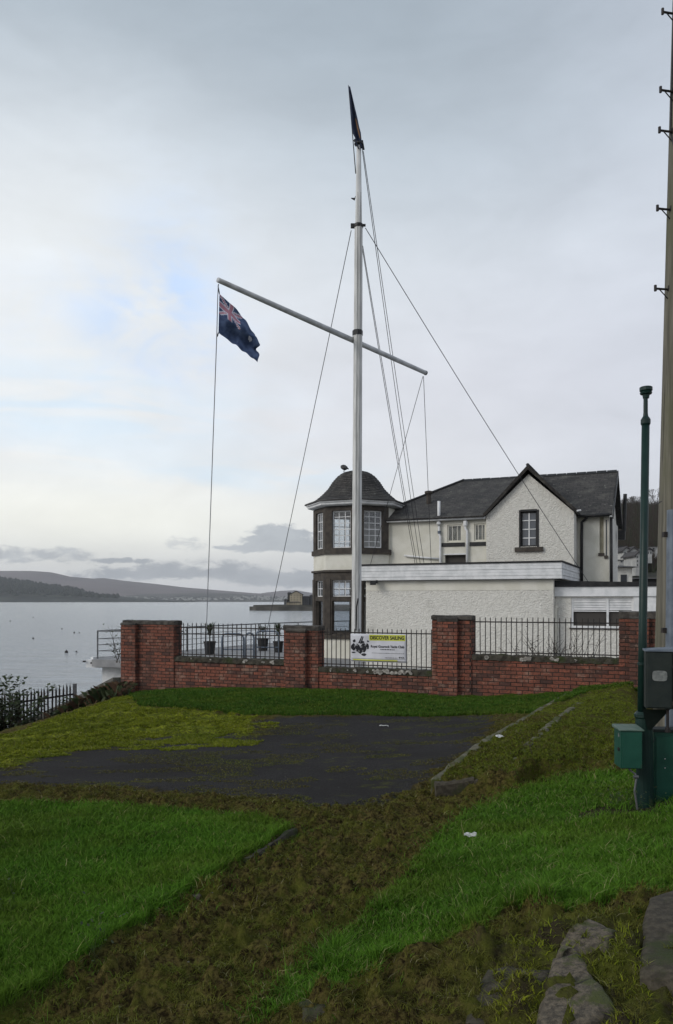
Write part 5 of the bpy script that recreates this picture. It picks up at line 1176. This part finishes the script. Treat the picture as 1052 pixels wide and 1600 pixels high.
# timber pole
q0 = P(1046, 1240, 6.75); tp = thing('timber_pole', 'weathered timber pole with steel step brackets at the right edge', 'pole', q0)
ptop = P(1093, -900, 6.75); r0, r1 = .150, .090
axis_pt = lambda z: q0.lerp(ptop, (z-q0.z)/(ptop.z-q0.z)); rad = lambda z: r0+(r1-r0)*(z-q0.z)/(ptop.z-q0.z)
m = MB(); m.tube([axis_pt(z) for z in np.linspace(q0.z-.2, ptop.z, 14)], [rad(z) for z in np.linspace(q0.z-.2, ptop.z, 14)], 24); m.build('shaft', 'pole_wood', tp, smooth=True)
for py in (450, 325, 203, 140, 18, -110, -235):
    z = EZ+(HY-py)/F_PX*6.7; c = axis_pt(z); r = rad(z); L = .125
    m = MB(); e = Vector((-1, -.25, -.04)).normalized(); s = c+e*r*.9; tip = c+e*(r+L)
    m.tube([s, tip], .0095, 6); m.tube([tip+Vector((0, 0, -.022)), tip+Vector((0, 0, .03))], .012, 6); m.tube([tip-e*.035, c+e*r*.96+Vector((0, 0, -.085))], .005, 5)
    m.box(lambda u, v, w2: s+Vector((u, v, w2)), -.012, .012, -.02, .02, -.02, .03); m.build('step', 'iron', tp)
m = MB(); cbl = [axis_pt(z)+Vector((-rad(z)-.006, -.02, 0)) if z > EZ+3.8 else axis_pt(z)+Vector((-rad(z)*.75+(EZ+3.8-z)*.25, -rad(z)*.8-.01, 0)) for z in np.arange(EZ+3.2, ptop.z, .3)]; m.tube(cbl, .008, 5); m.build('cable', 'rope', tp)
m = MB(); q = P(1034, 783, 6.6); m.tube([q, q+Vector((-.04, 0, -.025))], .004, 5); m.build('nail', 'rope', tp)
gp0, gp1 = P(1050, 1200, 6.0), P(1054.5, 797, 6.0)
gt_ = thing('guard_tube', 'galvanised grey steel tube standing in front of the timber pole', 'tube', gp0)
m = MB(); m.tube([gp0+Vector((0, 0, -.3)), gp1], .058, 18); m.build('tube', 'galv', gt_, smooth=False)
for yy in (835, 985):
    m = MB(); q = gp0.lerp(gp1, (1200-yy)/403); m.box(lambda u, v, z: q+Vector((u, v, z)), -.085, -.05, -.01, .03, -.02, .02); m.build('clamp', 'iron', gt_)

# ------------------------------------------------------------------ kerbs, stones and litter on the ground
def rock(pts, top, thick, seed, mm, name, label, cat='stone', group=None, sub=8, amp=.02):
    """irregular flat stone: outline in plan, rough top"""
    rnd = np.random.default_rng(seed); pl = np.array(pts); c = pl.mean(0); n = len(pl)*4
    per = []
    for i in range(len(pl)):
        for k in range(4): per.append(pl[i]+(pl[(i+1) % len(pl)]-pl[i])*k/4)
    per = np.array(per)+rnd.normal(0, amp*.35, (n, 2)); V = []; rings = 7
    for r in range(rings):
        s = 1-r/rings; V += [(c[0]+(p[0]-c[0])*s, c[1]+(p[1]-c[1])*s) for p in per]
    V.append((c[0], c[1])); V = np.array(V); z = height(V[:, 0], V[:, 1])*.35+float(hbase(*c))*.65+hbase(V[:, 0], V[:, 1])*.35-float(hbase(*c))*.35
    z = hbase(V[:, 0], V[:, 1])+top+(fbm(V[:, 0]*9, V[:, 1]*9, seed, 4)-.5)*amp*2.2+(fbm(V[:, 0]*3, V[:, 1]*3, seed+3, 2)-.5)*amp*2; z[:n] -= amp*.7
    m = MB(); vs = [Vector((V[i, 0], V[i, 1], z[i]+EZ)) for i in range(len(V))]; lo = [Vector((per[i][0]*1.0, per[i][1], float(z[i])+EZ-thick)) for i in range(n)]; fs = []
    for r in range(rings-1):
        for k in range(n): a, b = r*n+k, r*n+(k+1) % n; fs.append((a, b, b+n, a+n))
    q = rings*n; fs += [((rings-1)*n+k, (rings-1)*n+(k+1) % n, q) for k in range(n)]; L = len(vs); vs += lo; fs += [(L+k, L+(k+1) % n, (k+1) % n, k) for k in range(n)]
    m.add(vs, fs); o = m.build(name, mm, origin=Vector((c[0], c[1], float(hbase(*c))+EZ)), smooth=True); tag(o, label, cat, group); return o
def mk_stone():
    M = bpy.data.materials.new('lichened stone'); M.use_nodes = True; n = NT(M.node_tree); B = M.node_tree.nodes['Principled BSDF']; P_ = n.pos()
    a = n.noise(P_, 6, 6, .65); b = n.noise(P_, 40, 5, .7); c = n.mix(n.ramp(b, .35, .65), (.050, .041, .029), (.15, .122, .086)); c = n.mix(n.ramp(a, .50, .60), c, (.055, .064, .014)); c = n.mix(n.ramp(n.noise(n.mapping(P_, (1, 3, 1), (0, 0, .6)), 5, 6, .7, 1.5), .60, .64), c, (.018, .015, .012)); c = n.mix(n.ramp(n.noise(P_, 90, 3), .66, .74), c, (.2, .18, .14))
    n.put(B.inputs['Base Color'], c); B.inputs['Roughness'].default_value = .92; n.L.new(n.bump(n.m('ADD', a, n.m('MULTIPLY', b, .5)), 1.0, .03), B.inputs['Normal']); return M
MT['rockmat'] = mk_stone()
MT['rockdark'] = mat('dark flat stone', (.040, .034, .025), (.075, .064, .046), 30, .95, .6, 60, c3=(.035, .045, .014), s3=4, lo3=.5, hi3=.66)
gs = 'flat stones in the near right corner'
gp = lambda *l: [tuple(G(*p)) for p in l]
rock(gp((893,1462),(925,1456),(962,1474),(950,1502),(905,1508),(868,1520),(876,1490)), .060, .12, 3, 'rockmat', 'flat_stone', 'pale brown flat stone, upper one of the pair in the near right corner', group=gs)
rock(gp((866,1518),(905,1512),(935,1555),(958,1600),(900,1640),(838,1640),(846,1580)), .060, .12, 4, 'rockmat', 'flat_stone', 'brown flat stone below the pale one, cut by the lower frame edge', group=gs)
rock(gp((1016,1416),(1056,1408),(1110,1440),(1110,1560),(1000,1552),(1004,1480)), .050, .14, 5, 'rockdark', 'flat_stone', 'large dark mossy slab at the right frame edge', group=gs, amp=.012)
rock(gp((762,1520),(800,1512),(862,1520),(840,1600),(790,1640),(720,1640),(735,1570)), .010, .12, 6, 'rockdark', 'flat_stone', 'dark smooth slab left of the brown stones', group=gs, amp=.010)
rock(gp((462,1584),(500,1570),(530,1580),(520,1594),(475,1600)), .05, .1, 7, 'rockdark', 'flat_stone', 'small dark stone at the lower edge of the grass bank', group=gs)
rock(gp((290,1411),(296,1404),(314,1403),(316,1409),(302,1413)), .030, .05, 8, 'rockmat', 'flat_stone', 'small grey stone lying at the lawn edge')
# kerbs of the old path
MT['kerb'] = mat('mossy kerb stone', (.15, .14, .105), (.085, .08, .05), 9, .95, .7, 40, c3=(.050, .058, .016), s3=6, lo3=.42, hi3=.6)
kg = 'old kerb stones along the mossy path'
def kerb(p0, p1, w, label, top=.125, seed=0, mm='kerb', ktop=.035):
    a, b = np.array(G(*p0)), np.array(G(*p1)); e = (b-a)/np.linalg.norm(b-a); q = np.array([-e[1], e[0]])*w/2; L = np.linalg.norm(b-a); n = max(3, int(L/.09)); rnd = random.Random(seed); m = MB(); vs = []; fs = []
    for i in range(n+1):
        c = a+(b-a)*i/n; z = float(hbase(*c))+EZ+top+ktop+rnd.uniform(-.012, .008); j = lambda: rnd.uniform(-.01, .01)
        l, r = c+q, c-q; vs += [Vector((l[0]+j(), l[1], z-.3)), Vector((l[0]+j(), l[1], z-.02)), Vector((l[0]*.8+r[0]*.2, l[1]*.8+r[1]*.2, z+j()*.4)), Vector((l[0]*.2+r[0]*.8, l[1]*.2+r[1]*.8, z+j()*.4)), Vector((r[0]+j(), r[1], z-.02)), Vector((r[0]+j(), r[1], z-.3))]
    for i in range(n):
        for k in range(5): fs.append((i*6+k, i*6+k+1, i*6+k+7, i*6+k+6))
    fs += [tuple(range(6))[::-1], tuple(n*6+k for k in range(6))]; m.add(vs, fs); o = m.build('kerb_stone', mm, origin=Vector((a[0], a[1], float(hbase(*a))+EZ))); return tag(o, label, 'kerb', kg)
kerb((682,1243), (706,1220), .12, 'left kerb stone nearest the camera, by the step end', seed=1)
kerb((710,1216), (739,1192), .12, 'second left kerb stone from the step end', seed=2)
kerb((742,1190), (768,1171), .12, 'third left kerb stone from the step end', seed=3)
kerb((772,1168), (806,1146), .12, 'fourth left kerb stone, half sunk in moss', top=.112, seed=4)
kerb((810,1144), (850,1119), .12, 'fifth left kerb stone, mostly covered by moss', top=.105, seed=14)
kerb((854,1117), (898,1091), .12, 'farthest left kerb stone, ending at the brick wall', top=.105, seed=15)
kerb((798,1216), (822,1191), .10, 'right kerb stone nearest the bank grass, dark with moss', top=.12, seed=16)
kerb((875,1138), (905,1113), .11, 'far right kerb stone, mossy and low', top=.125, seed=17)
kerb((824,1188), (846,1166), .11, 'right kerb stone beside the dead weed', top=.13, seed=5)
kerb((848,1164), (872,1141), .11, 'right kerb stone nearest the brick wall, pale and clean', top=.14, seed=6)
kerb((800,1230), (742,1238), .09, 'mossy step stone at the right of the path end, darkened for its shaded face', top=.10, seed=7, mm='rockdark')  # darker than the kerbs: shade on the step face put into the colour
kerb((740,1238), (680,1247), .11, 'broken step stone at the left of the path end, darkened for its shaded face', top=.115, seed=8, mm='rockdark')  # same dark colour in place of shade on the step face
kerb((461,1302), (428,1326), .05, 'thin mossy edging stone at the corner of the near left lawn', top=.05, seed=21, ktop=0, mm='cope')
kerb((425,1328), (384,1353), .05, 'thin mossy edging stone along the lawn edge, nearer than the corner one', top=.045, seed=22, ktop=0, mm='cope')
twigs('weed', *(lambda g_: (g_[0], g_[1], float(hbase(*g_))+.1))(G(832, 1192)), .15, .28, 7, 'dead pale weed stalk beside the right kerb', 44, mm='twig', r=.003, cat='plant')
g_ = G(6, 1440); twigs('weed', g_[0], g_[1], float(hbase(*g_)), .15, .2, 8, 'low weed in the lawn at the left frame edge', 45, mm='leaf', r=.0015, leaves=5, lmat='leaf', cat='plant', lsz=.3)
g_ = G(155, 1490); twigs('weed', g_[0], g_[1], float(hbase(*g_))+.02, .12, .16, 8, 'small leafy weed on the lawn edge', 46, mm='leaf', r=.0015, leaves=5, cat='plant', lsz=.3)
# litter
def litter(px, py, w, h, seed, label, lift=.05):
    g_ = G(px, py); rnd = random.Random(seed); z = float(height(np.array([g_[0]]), np.array([g_[1]]))[0])+EZ+lift; m = MB(); a = rnd.uniform(-.3, .3); vs = []
    for j in range(3):
        for i in range(6): u, v = (i/5-.5)*w, (j/2-.5)*h; vs.append(Vector((g_[0]+u*math.cos(a)-v*math.sin(a), g_[1]+(u*math.sin(a)+v*math.cos(a)), z+rnd.uniform(-.007, .007)+v*.25+w*.03*math.sin(i*2.1))))
    m.add(vs, [(j*6+i, j*6+i+1, j*6+i+7, j*6+i+6) for j in range(2) for i in range(5)]); o = m.build('paper_scrap', 'litter', origin=Vector((g_[0], g_[1], z)), smooth=False); o.modifiers.new('thick', 'SOLIDIFY').thickness = .003; return tag(o, label, 'litter', 'white scraps of litter')
litter(735, 1313, .085, .045, 1, 'crumpled white scrap on the grass bank'); litter(781, 1190, .085, .05, 2, 'white scrap on the mossy path between the kerbs', .14)
litter(600, 1136, .14, .04, 5, 'thin pale scrap on the far tarmac', .02)

# weeds round the foot of the post and cabinets
for k, (px, py, lab) in enumerate(((985, 1262, 'tuft of weeds left of the vent post foot'), (1026, 1268, 'tuft of weeds at the foot of the large green cabinet'), (960, 1255, 'straggling weed beside the bare earth at the post'))):
    g_ = G(px, py); twigs('weed', g_[0], g_[1], float(hbase(*g_)), .16, .10, 14, lab, 60+k, mm='leaf', r=.0015, leaves=6, cat='plant', lsz=.25)
# gravel specks on tarmac and mud
m = MB(); rnd = random.Random(9)
for i in range(170):
    Y = 3+9*rnd.random()**1.3; x = rnd.uniform(-.42, .36)*Y; z = gz(x, Y); s = rnd.uniform(.003, .009)*(Y/5)**.4
    p = Vector((x, Y, z)); m.add([p+Vector((-s, -s*.6, 0)), p+Vector((s, -s*.5, 0)), p+Vector((s*.7, s, 0)), p+Vector((-s*.8, s*.8, 0)), p+Vector((0, 0, s*.9))], [(0, 1, 4), (1, 2, 4), (2, 3, 4), (3, 0, 4)])
tag(m.build('gravel', 'concrete'), 'loose pale grit on the tarmac and mud', 'gravel', kind='stuff')

# ------------------------------------------------------------------ buoys
for px, py, s, lab in ((104, 1018, .42, 'largest dark mooring buoy, nearest the brick wall'), (119.5, 1017, .22, 'small buoy right of the largest one'), (52, 996, .30, 'dark buoy at middle left of the water'), (97, 981, .30, 'far buoy left of a pair'), (116, 987, .30, 'left buoy of the close pair'), (124, 987, .2, 'right buoy of the close pair'), (52, 963, .4, 'distant buoy under the moor'), (16, 969, .4, 'distant buoy nearest the left frame edge')):
    Y = EZ*F_PX/(py+2-HY); c = P(px, py+2, Y); c.z = 0; m = MB(); r = s*.38*min(1, Y/90)+.04
    m.lathe(c+Vector((0, 0, -.1)), [(r*.5, 0), (r, r*.5), (r*1.05, r), (r*.8, r*1.6), (r*.3, r*1.9), (.03, r*2.3)], 12); tag(m.build('buoy', 'buoy', origin=c, smooth=True), lab, 'buoy', 'mooring buoys on the water')

# ------------------------------------------------------------------ headland with flats
m = MB(); Yh = 452
def hp(px, z, Y): return Vector(((px-CX)/F_PX*Y, Y, z))
out = [(390, 455), (400, 446), (440, 440), (500, 436), (600, 432), (600, 520), (420, 520), (396, 475)]
m.prism([hp(px, -1, Y) for px, Y in out], (0, 0, 3.3)); out2 = [(396, 456), (404, 450), (440, 446), (500, 442), (600, 440), (600, 515), (430, 515), (402, 470)]
m.prism([hp(px, 2.301, Y) for px, Y in out2], (0, 0, .9)); tag(m.build('headland', 'headland'), kind='structure')
def block(name, px0, px1, ytop, ybot, Y, dep, mm, label, storeys, bays, gable=False, group='flats on the headland', wcol='dark_win', balc=False):
    a, b = P(px0, ybot, Y), P(px1, ybot, Y); W_ = b.x-a.x; h = (ybot-ytop)/F_PX*Y; t = thing(name, label, 'building', a, 0, group); fr = lambda u, v, z: a+Vector((u, v, z))
    m = MB(); hw = h*(.78 if gable else .9); m.box(fr, 0, W_, 0, dep, -2, hw)
    if gable: m.prism([fr(0, 0, hw+.001), fr(W_, 0, hw+.001), fr(W_/2, 0, h-.15)], (0, dep, 0))
    m.build('wall', mm, t)
    m = MB()
    if gable:
        for e, s in ((0, -1), (W_, 1)): m.hexa([fr(e+s*.5, -.4, hw-.4), fr(W_/2, -.4, h-.1), fr(W_/2, dep+.4, h-.1), fr(e+s*.5, dep+.4, hw-.4), fr(e+s*.5, -.4, hw-.1), fr(W_/2, -.4, h+.25), fr(W_/2, dep+.4, h+.25), fr(e+s*.5, dep+.4, hw-.1)])
    else:
        m.hexa([fr(-.5, -.5, hw+.001), fr(W_+.5, -.5, hw+.001), fr(W_+.5, dep+.5, hw+.001), fr(-.5, dep+.5, hw+.001), fr(W_*.15, dep*.3, h), fr(W_*.85, dep*.3, h), fr(W_*.85, dep*.7, h), fr(W_*.15, dep*.7, h)])
    m.build('roof', 'town_roof', t)
    for r in range(storeys):
        for c in range(bays):
            u = W_*(c+.5)/bays; z = hw*(r+.3)/storeys; ww, wh = W_/bays*.17, hw/storeys*.2; m = MB(); m.box(fr, u-ww, u+ww, -.08, -.001, z, z+wh*2); m.build('window', wcol, t)
    return t
block('apartment_block', 453, 472, 923.5, 946, 470, 14, 'flats', 'buff apartment block with gabled roof on the headland', 5, 4, True)
block('apartment_block', 449.5, 454, 925, 945, 480, 12, 'headland', 'dark stair tower on the left of the buff apartment block', 4, 1)
block('apartment_block', 472.5, 483, 931, 946, 475, 14, 'flats_grey', 'grey flats just right of the buff apartment block', 4, 3)
block('apartment_block', 484, 492, 929, 946, 480, 14, 'flats_grey', 'grey flats beside the turret edge', 4, 3)
block('apartment_block', 444, 448, 936, 945, 470, 10, 'flats_grey', 'low pale building at the left end of the flats', 2, 1)
t = block('terrace_building', 448, 469, 940, 949, 455, 6, 'flats', 'low buff terraces stepping down in front of the flats', 3, 6)
# seaside trees behind turret
# hillside houses seen past the clubhouse
def hs(px, Y): return float(landz(np.array([(px-CX)/F_PX*Y]), np.array([Y*1.0]))[0])
gh = 'white houses on the hillside'
block('hillside_house', 974, 985, 855, 878, 190, 8, 'town_white', 'white gabled villa, left gable of the pair on the hillside', 2, 2, True, gh)
block('hillside_house', 986, 996, 855, 878, 189, 8, 'town_white', 'white gabled villa, right gable of the pair on the hillside', 2, 2, True, gh)
block('hillside_house', 957, 974, 852, 869, 205, 9, 'flats_grey', 'grey house half hidden beside the clubhouse corner', 2, 3, False, gh)
block('hillside_house', 994, 1003, 862, 886, 178, 8, 'town_white', 'narrow white house behind the green post', 3, 2, True, gh)
block('hillside_house', 1011, 1019, 857, 868, 200, 8, 'town_white', 'small white house between the green post and timber pole', 1, 2, True, gh)
block('hillside_house', 1017, 1060, 853, 861, 220, 9, 'town_white', 'long low white house just left of the timber pole', 1, 5, False, gh)
block('hillside_house', 968, 975, 874, 880, 170, 5, 'town_white', 'tiny white outhouse below the gabled villas', 1, 1, False, gh)
blk = block('garage_building', 961, 988, 882, 925, 62, 6, 'harl', 'plain white flat roofed building behind the extension', 1, 1, False, None)
block('garage_building', 1000, 1060, 902, 925, 90, 10, 'felt', 'dark roofed shed behind the timber pole', 1, 1, False, None)
# hillside trees: bare woodland
m = MB(); rnd = random.Random(77)
for i in range(2600):
    Y = rnd.uniform(200, 420); px = rnd.uniform(930, 1150); x = (px-CX)/F_PX*Y; z = hs(px, Y)+EZ; h = rnd.uniform(5, 10)*(.7 if Y < 250 else 1)
    for b in range(7):
        a = rnd.uniform(0, 6.28); s = h*rnd.uniform(.1, .38); w2 = .12+.10*rnd.random(); top = Vector((x+math.cos(a)*s, Y+math.sin(a)*s, z+h*rnd.uniform(.6, 1))); m.mi = 0 if rnd.random() < .85 else 1
        m.add([(x-w2, Y, z-.5), (x+w2, Y, z-.5), tuple(top)], [(0, 1, 2)])
        mid = Vector((x, Y, z)).lerp(top, .55); e = mid+Vector((rnd.uniform(-1, 1)*h*.25, 0, h*rnd.uniform(.1, .3))); m.add([mid+Vector((-w2*.6, 0, 0)), mid+Vector((w2*.6, 0, 0)), e], [(0, 1, 2)])
tag(m.build('hillside_wood', ['twig', 'leaf']), 'bare brown woodland covering the hill behind the clubhouse', 'woodland', kind='stuff')
# bare trees breaking the skyline
def bare_tree(px, Y, h, seed, label):
    rnd = random.Random(seed); x = (px-CX)/F_PX*Y; z = hs(px, Y)+EZ-.5; t = thing('bare_tree', label, 'tree', (x, Y, z), 0, 'bare trees on the hill crest'); tk, cw = MB(), MB(); b = Vector((x, Y, z))
    tk.tube([b, b+Vector((0, 0, h*.5))], [.22, .14], 5, cap=False)
    def grow(p, d_, L, r, n):
        e = p+d_*L; (cw).tube([p, e], [r, r*.6], 3, cap=False)
        if n == 0: return
        for k in range(3): grow(e, (d_+Vector((rnd.uniform(-.7, .7), rnd.uniform(-.5, .5), rnd.uniform(-.1, .5)))).normalized(), L*.68, r*.6, n-1)
    for k in range(5): grow(b+Vector((0, 0, h*rnd.uniform(.25, .5))), Vector((rnd.uniform(-.7, .7), rnd.uniform(-.5, .5), 1)).normalized(), h*.22, .13, 4)
    tk.build('trunk', 'twig', t); cw.build('crown', 'twig', t)
for k, (px, Y, h, lab) in enumerate(((978, 392, 8, 'bare tree on the crest nearest the clubhouse flue'), (986, 395, 9, 'second bare tree on the crest right of the flue'), (994, 398, 9, 'bare tree on the crest just left of the green post'), (1016, 392, 11, 'bare tree on the crest just right of the green post'), (1023, 396, 13, 'tall bare tree on the crest between post and timber pole'), (1031, 394, 14, 'tallest bare tree on the crest beside the timber pole'))): bare_tree(px, Y, h, 50+k, lab)

# ------------------------------------------------------------------ haze
HAZE = 0.00010
if HAZE:
    M = bpy.data.materials.new('sea haze'); M.use_nodes = True; nt = M.node_tree; nt.nodes.clear(); o_ = nt.nodes.new('ShaderNodeOutputMaterial'); v_ = nt.nodes.new('ShaderNodeVolumePrincipled')
    v_.inputs['Density'].default_value = HAZE; v_.inputs['Color'].default_value = (.86, .89, .94, 1); v_.inputs['Anisotropy'].default_value = .2; nt.links.new(v_.outputs[0], o_.inputs['Volume']); MT['haze'] = M
    m = MB(); m.box(lambda u, v, z: Vector((u, v, z)), -7200, 3200, -60, 7200, -9, 330); h_ = m.build('haze', 'haze'); tag(h_, kind='stuff')
    h_['label'] = 'thin pale sea haze over the far shore'; h_['category'] = 'haze'
SC.cycles.volume_bounces = 0
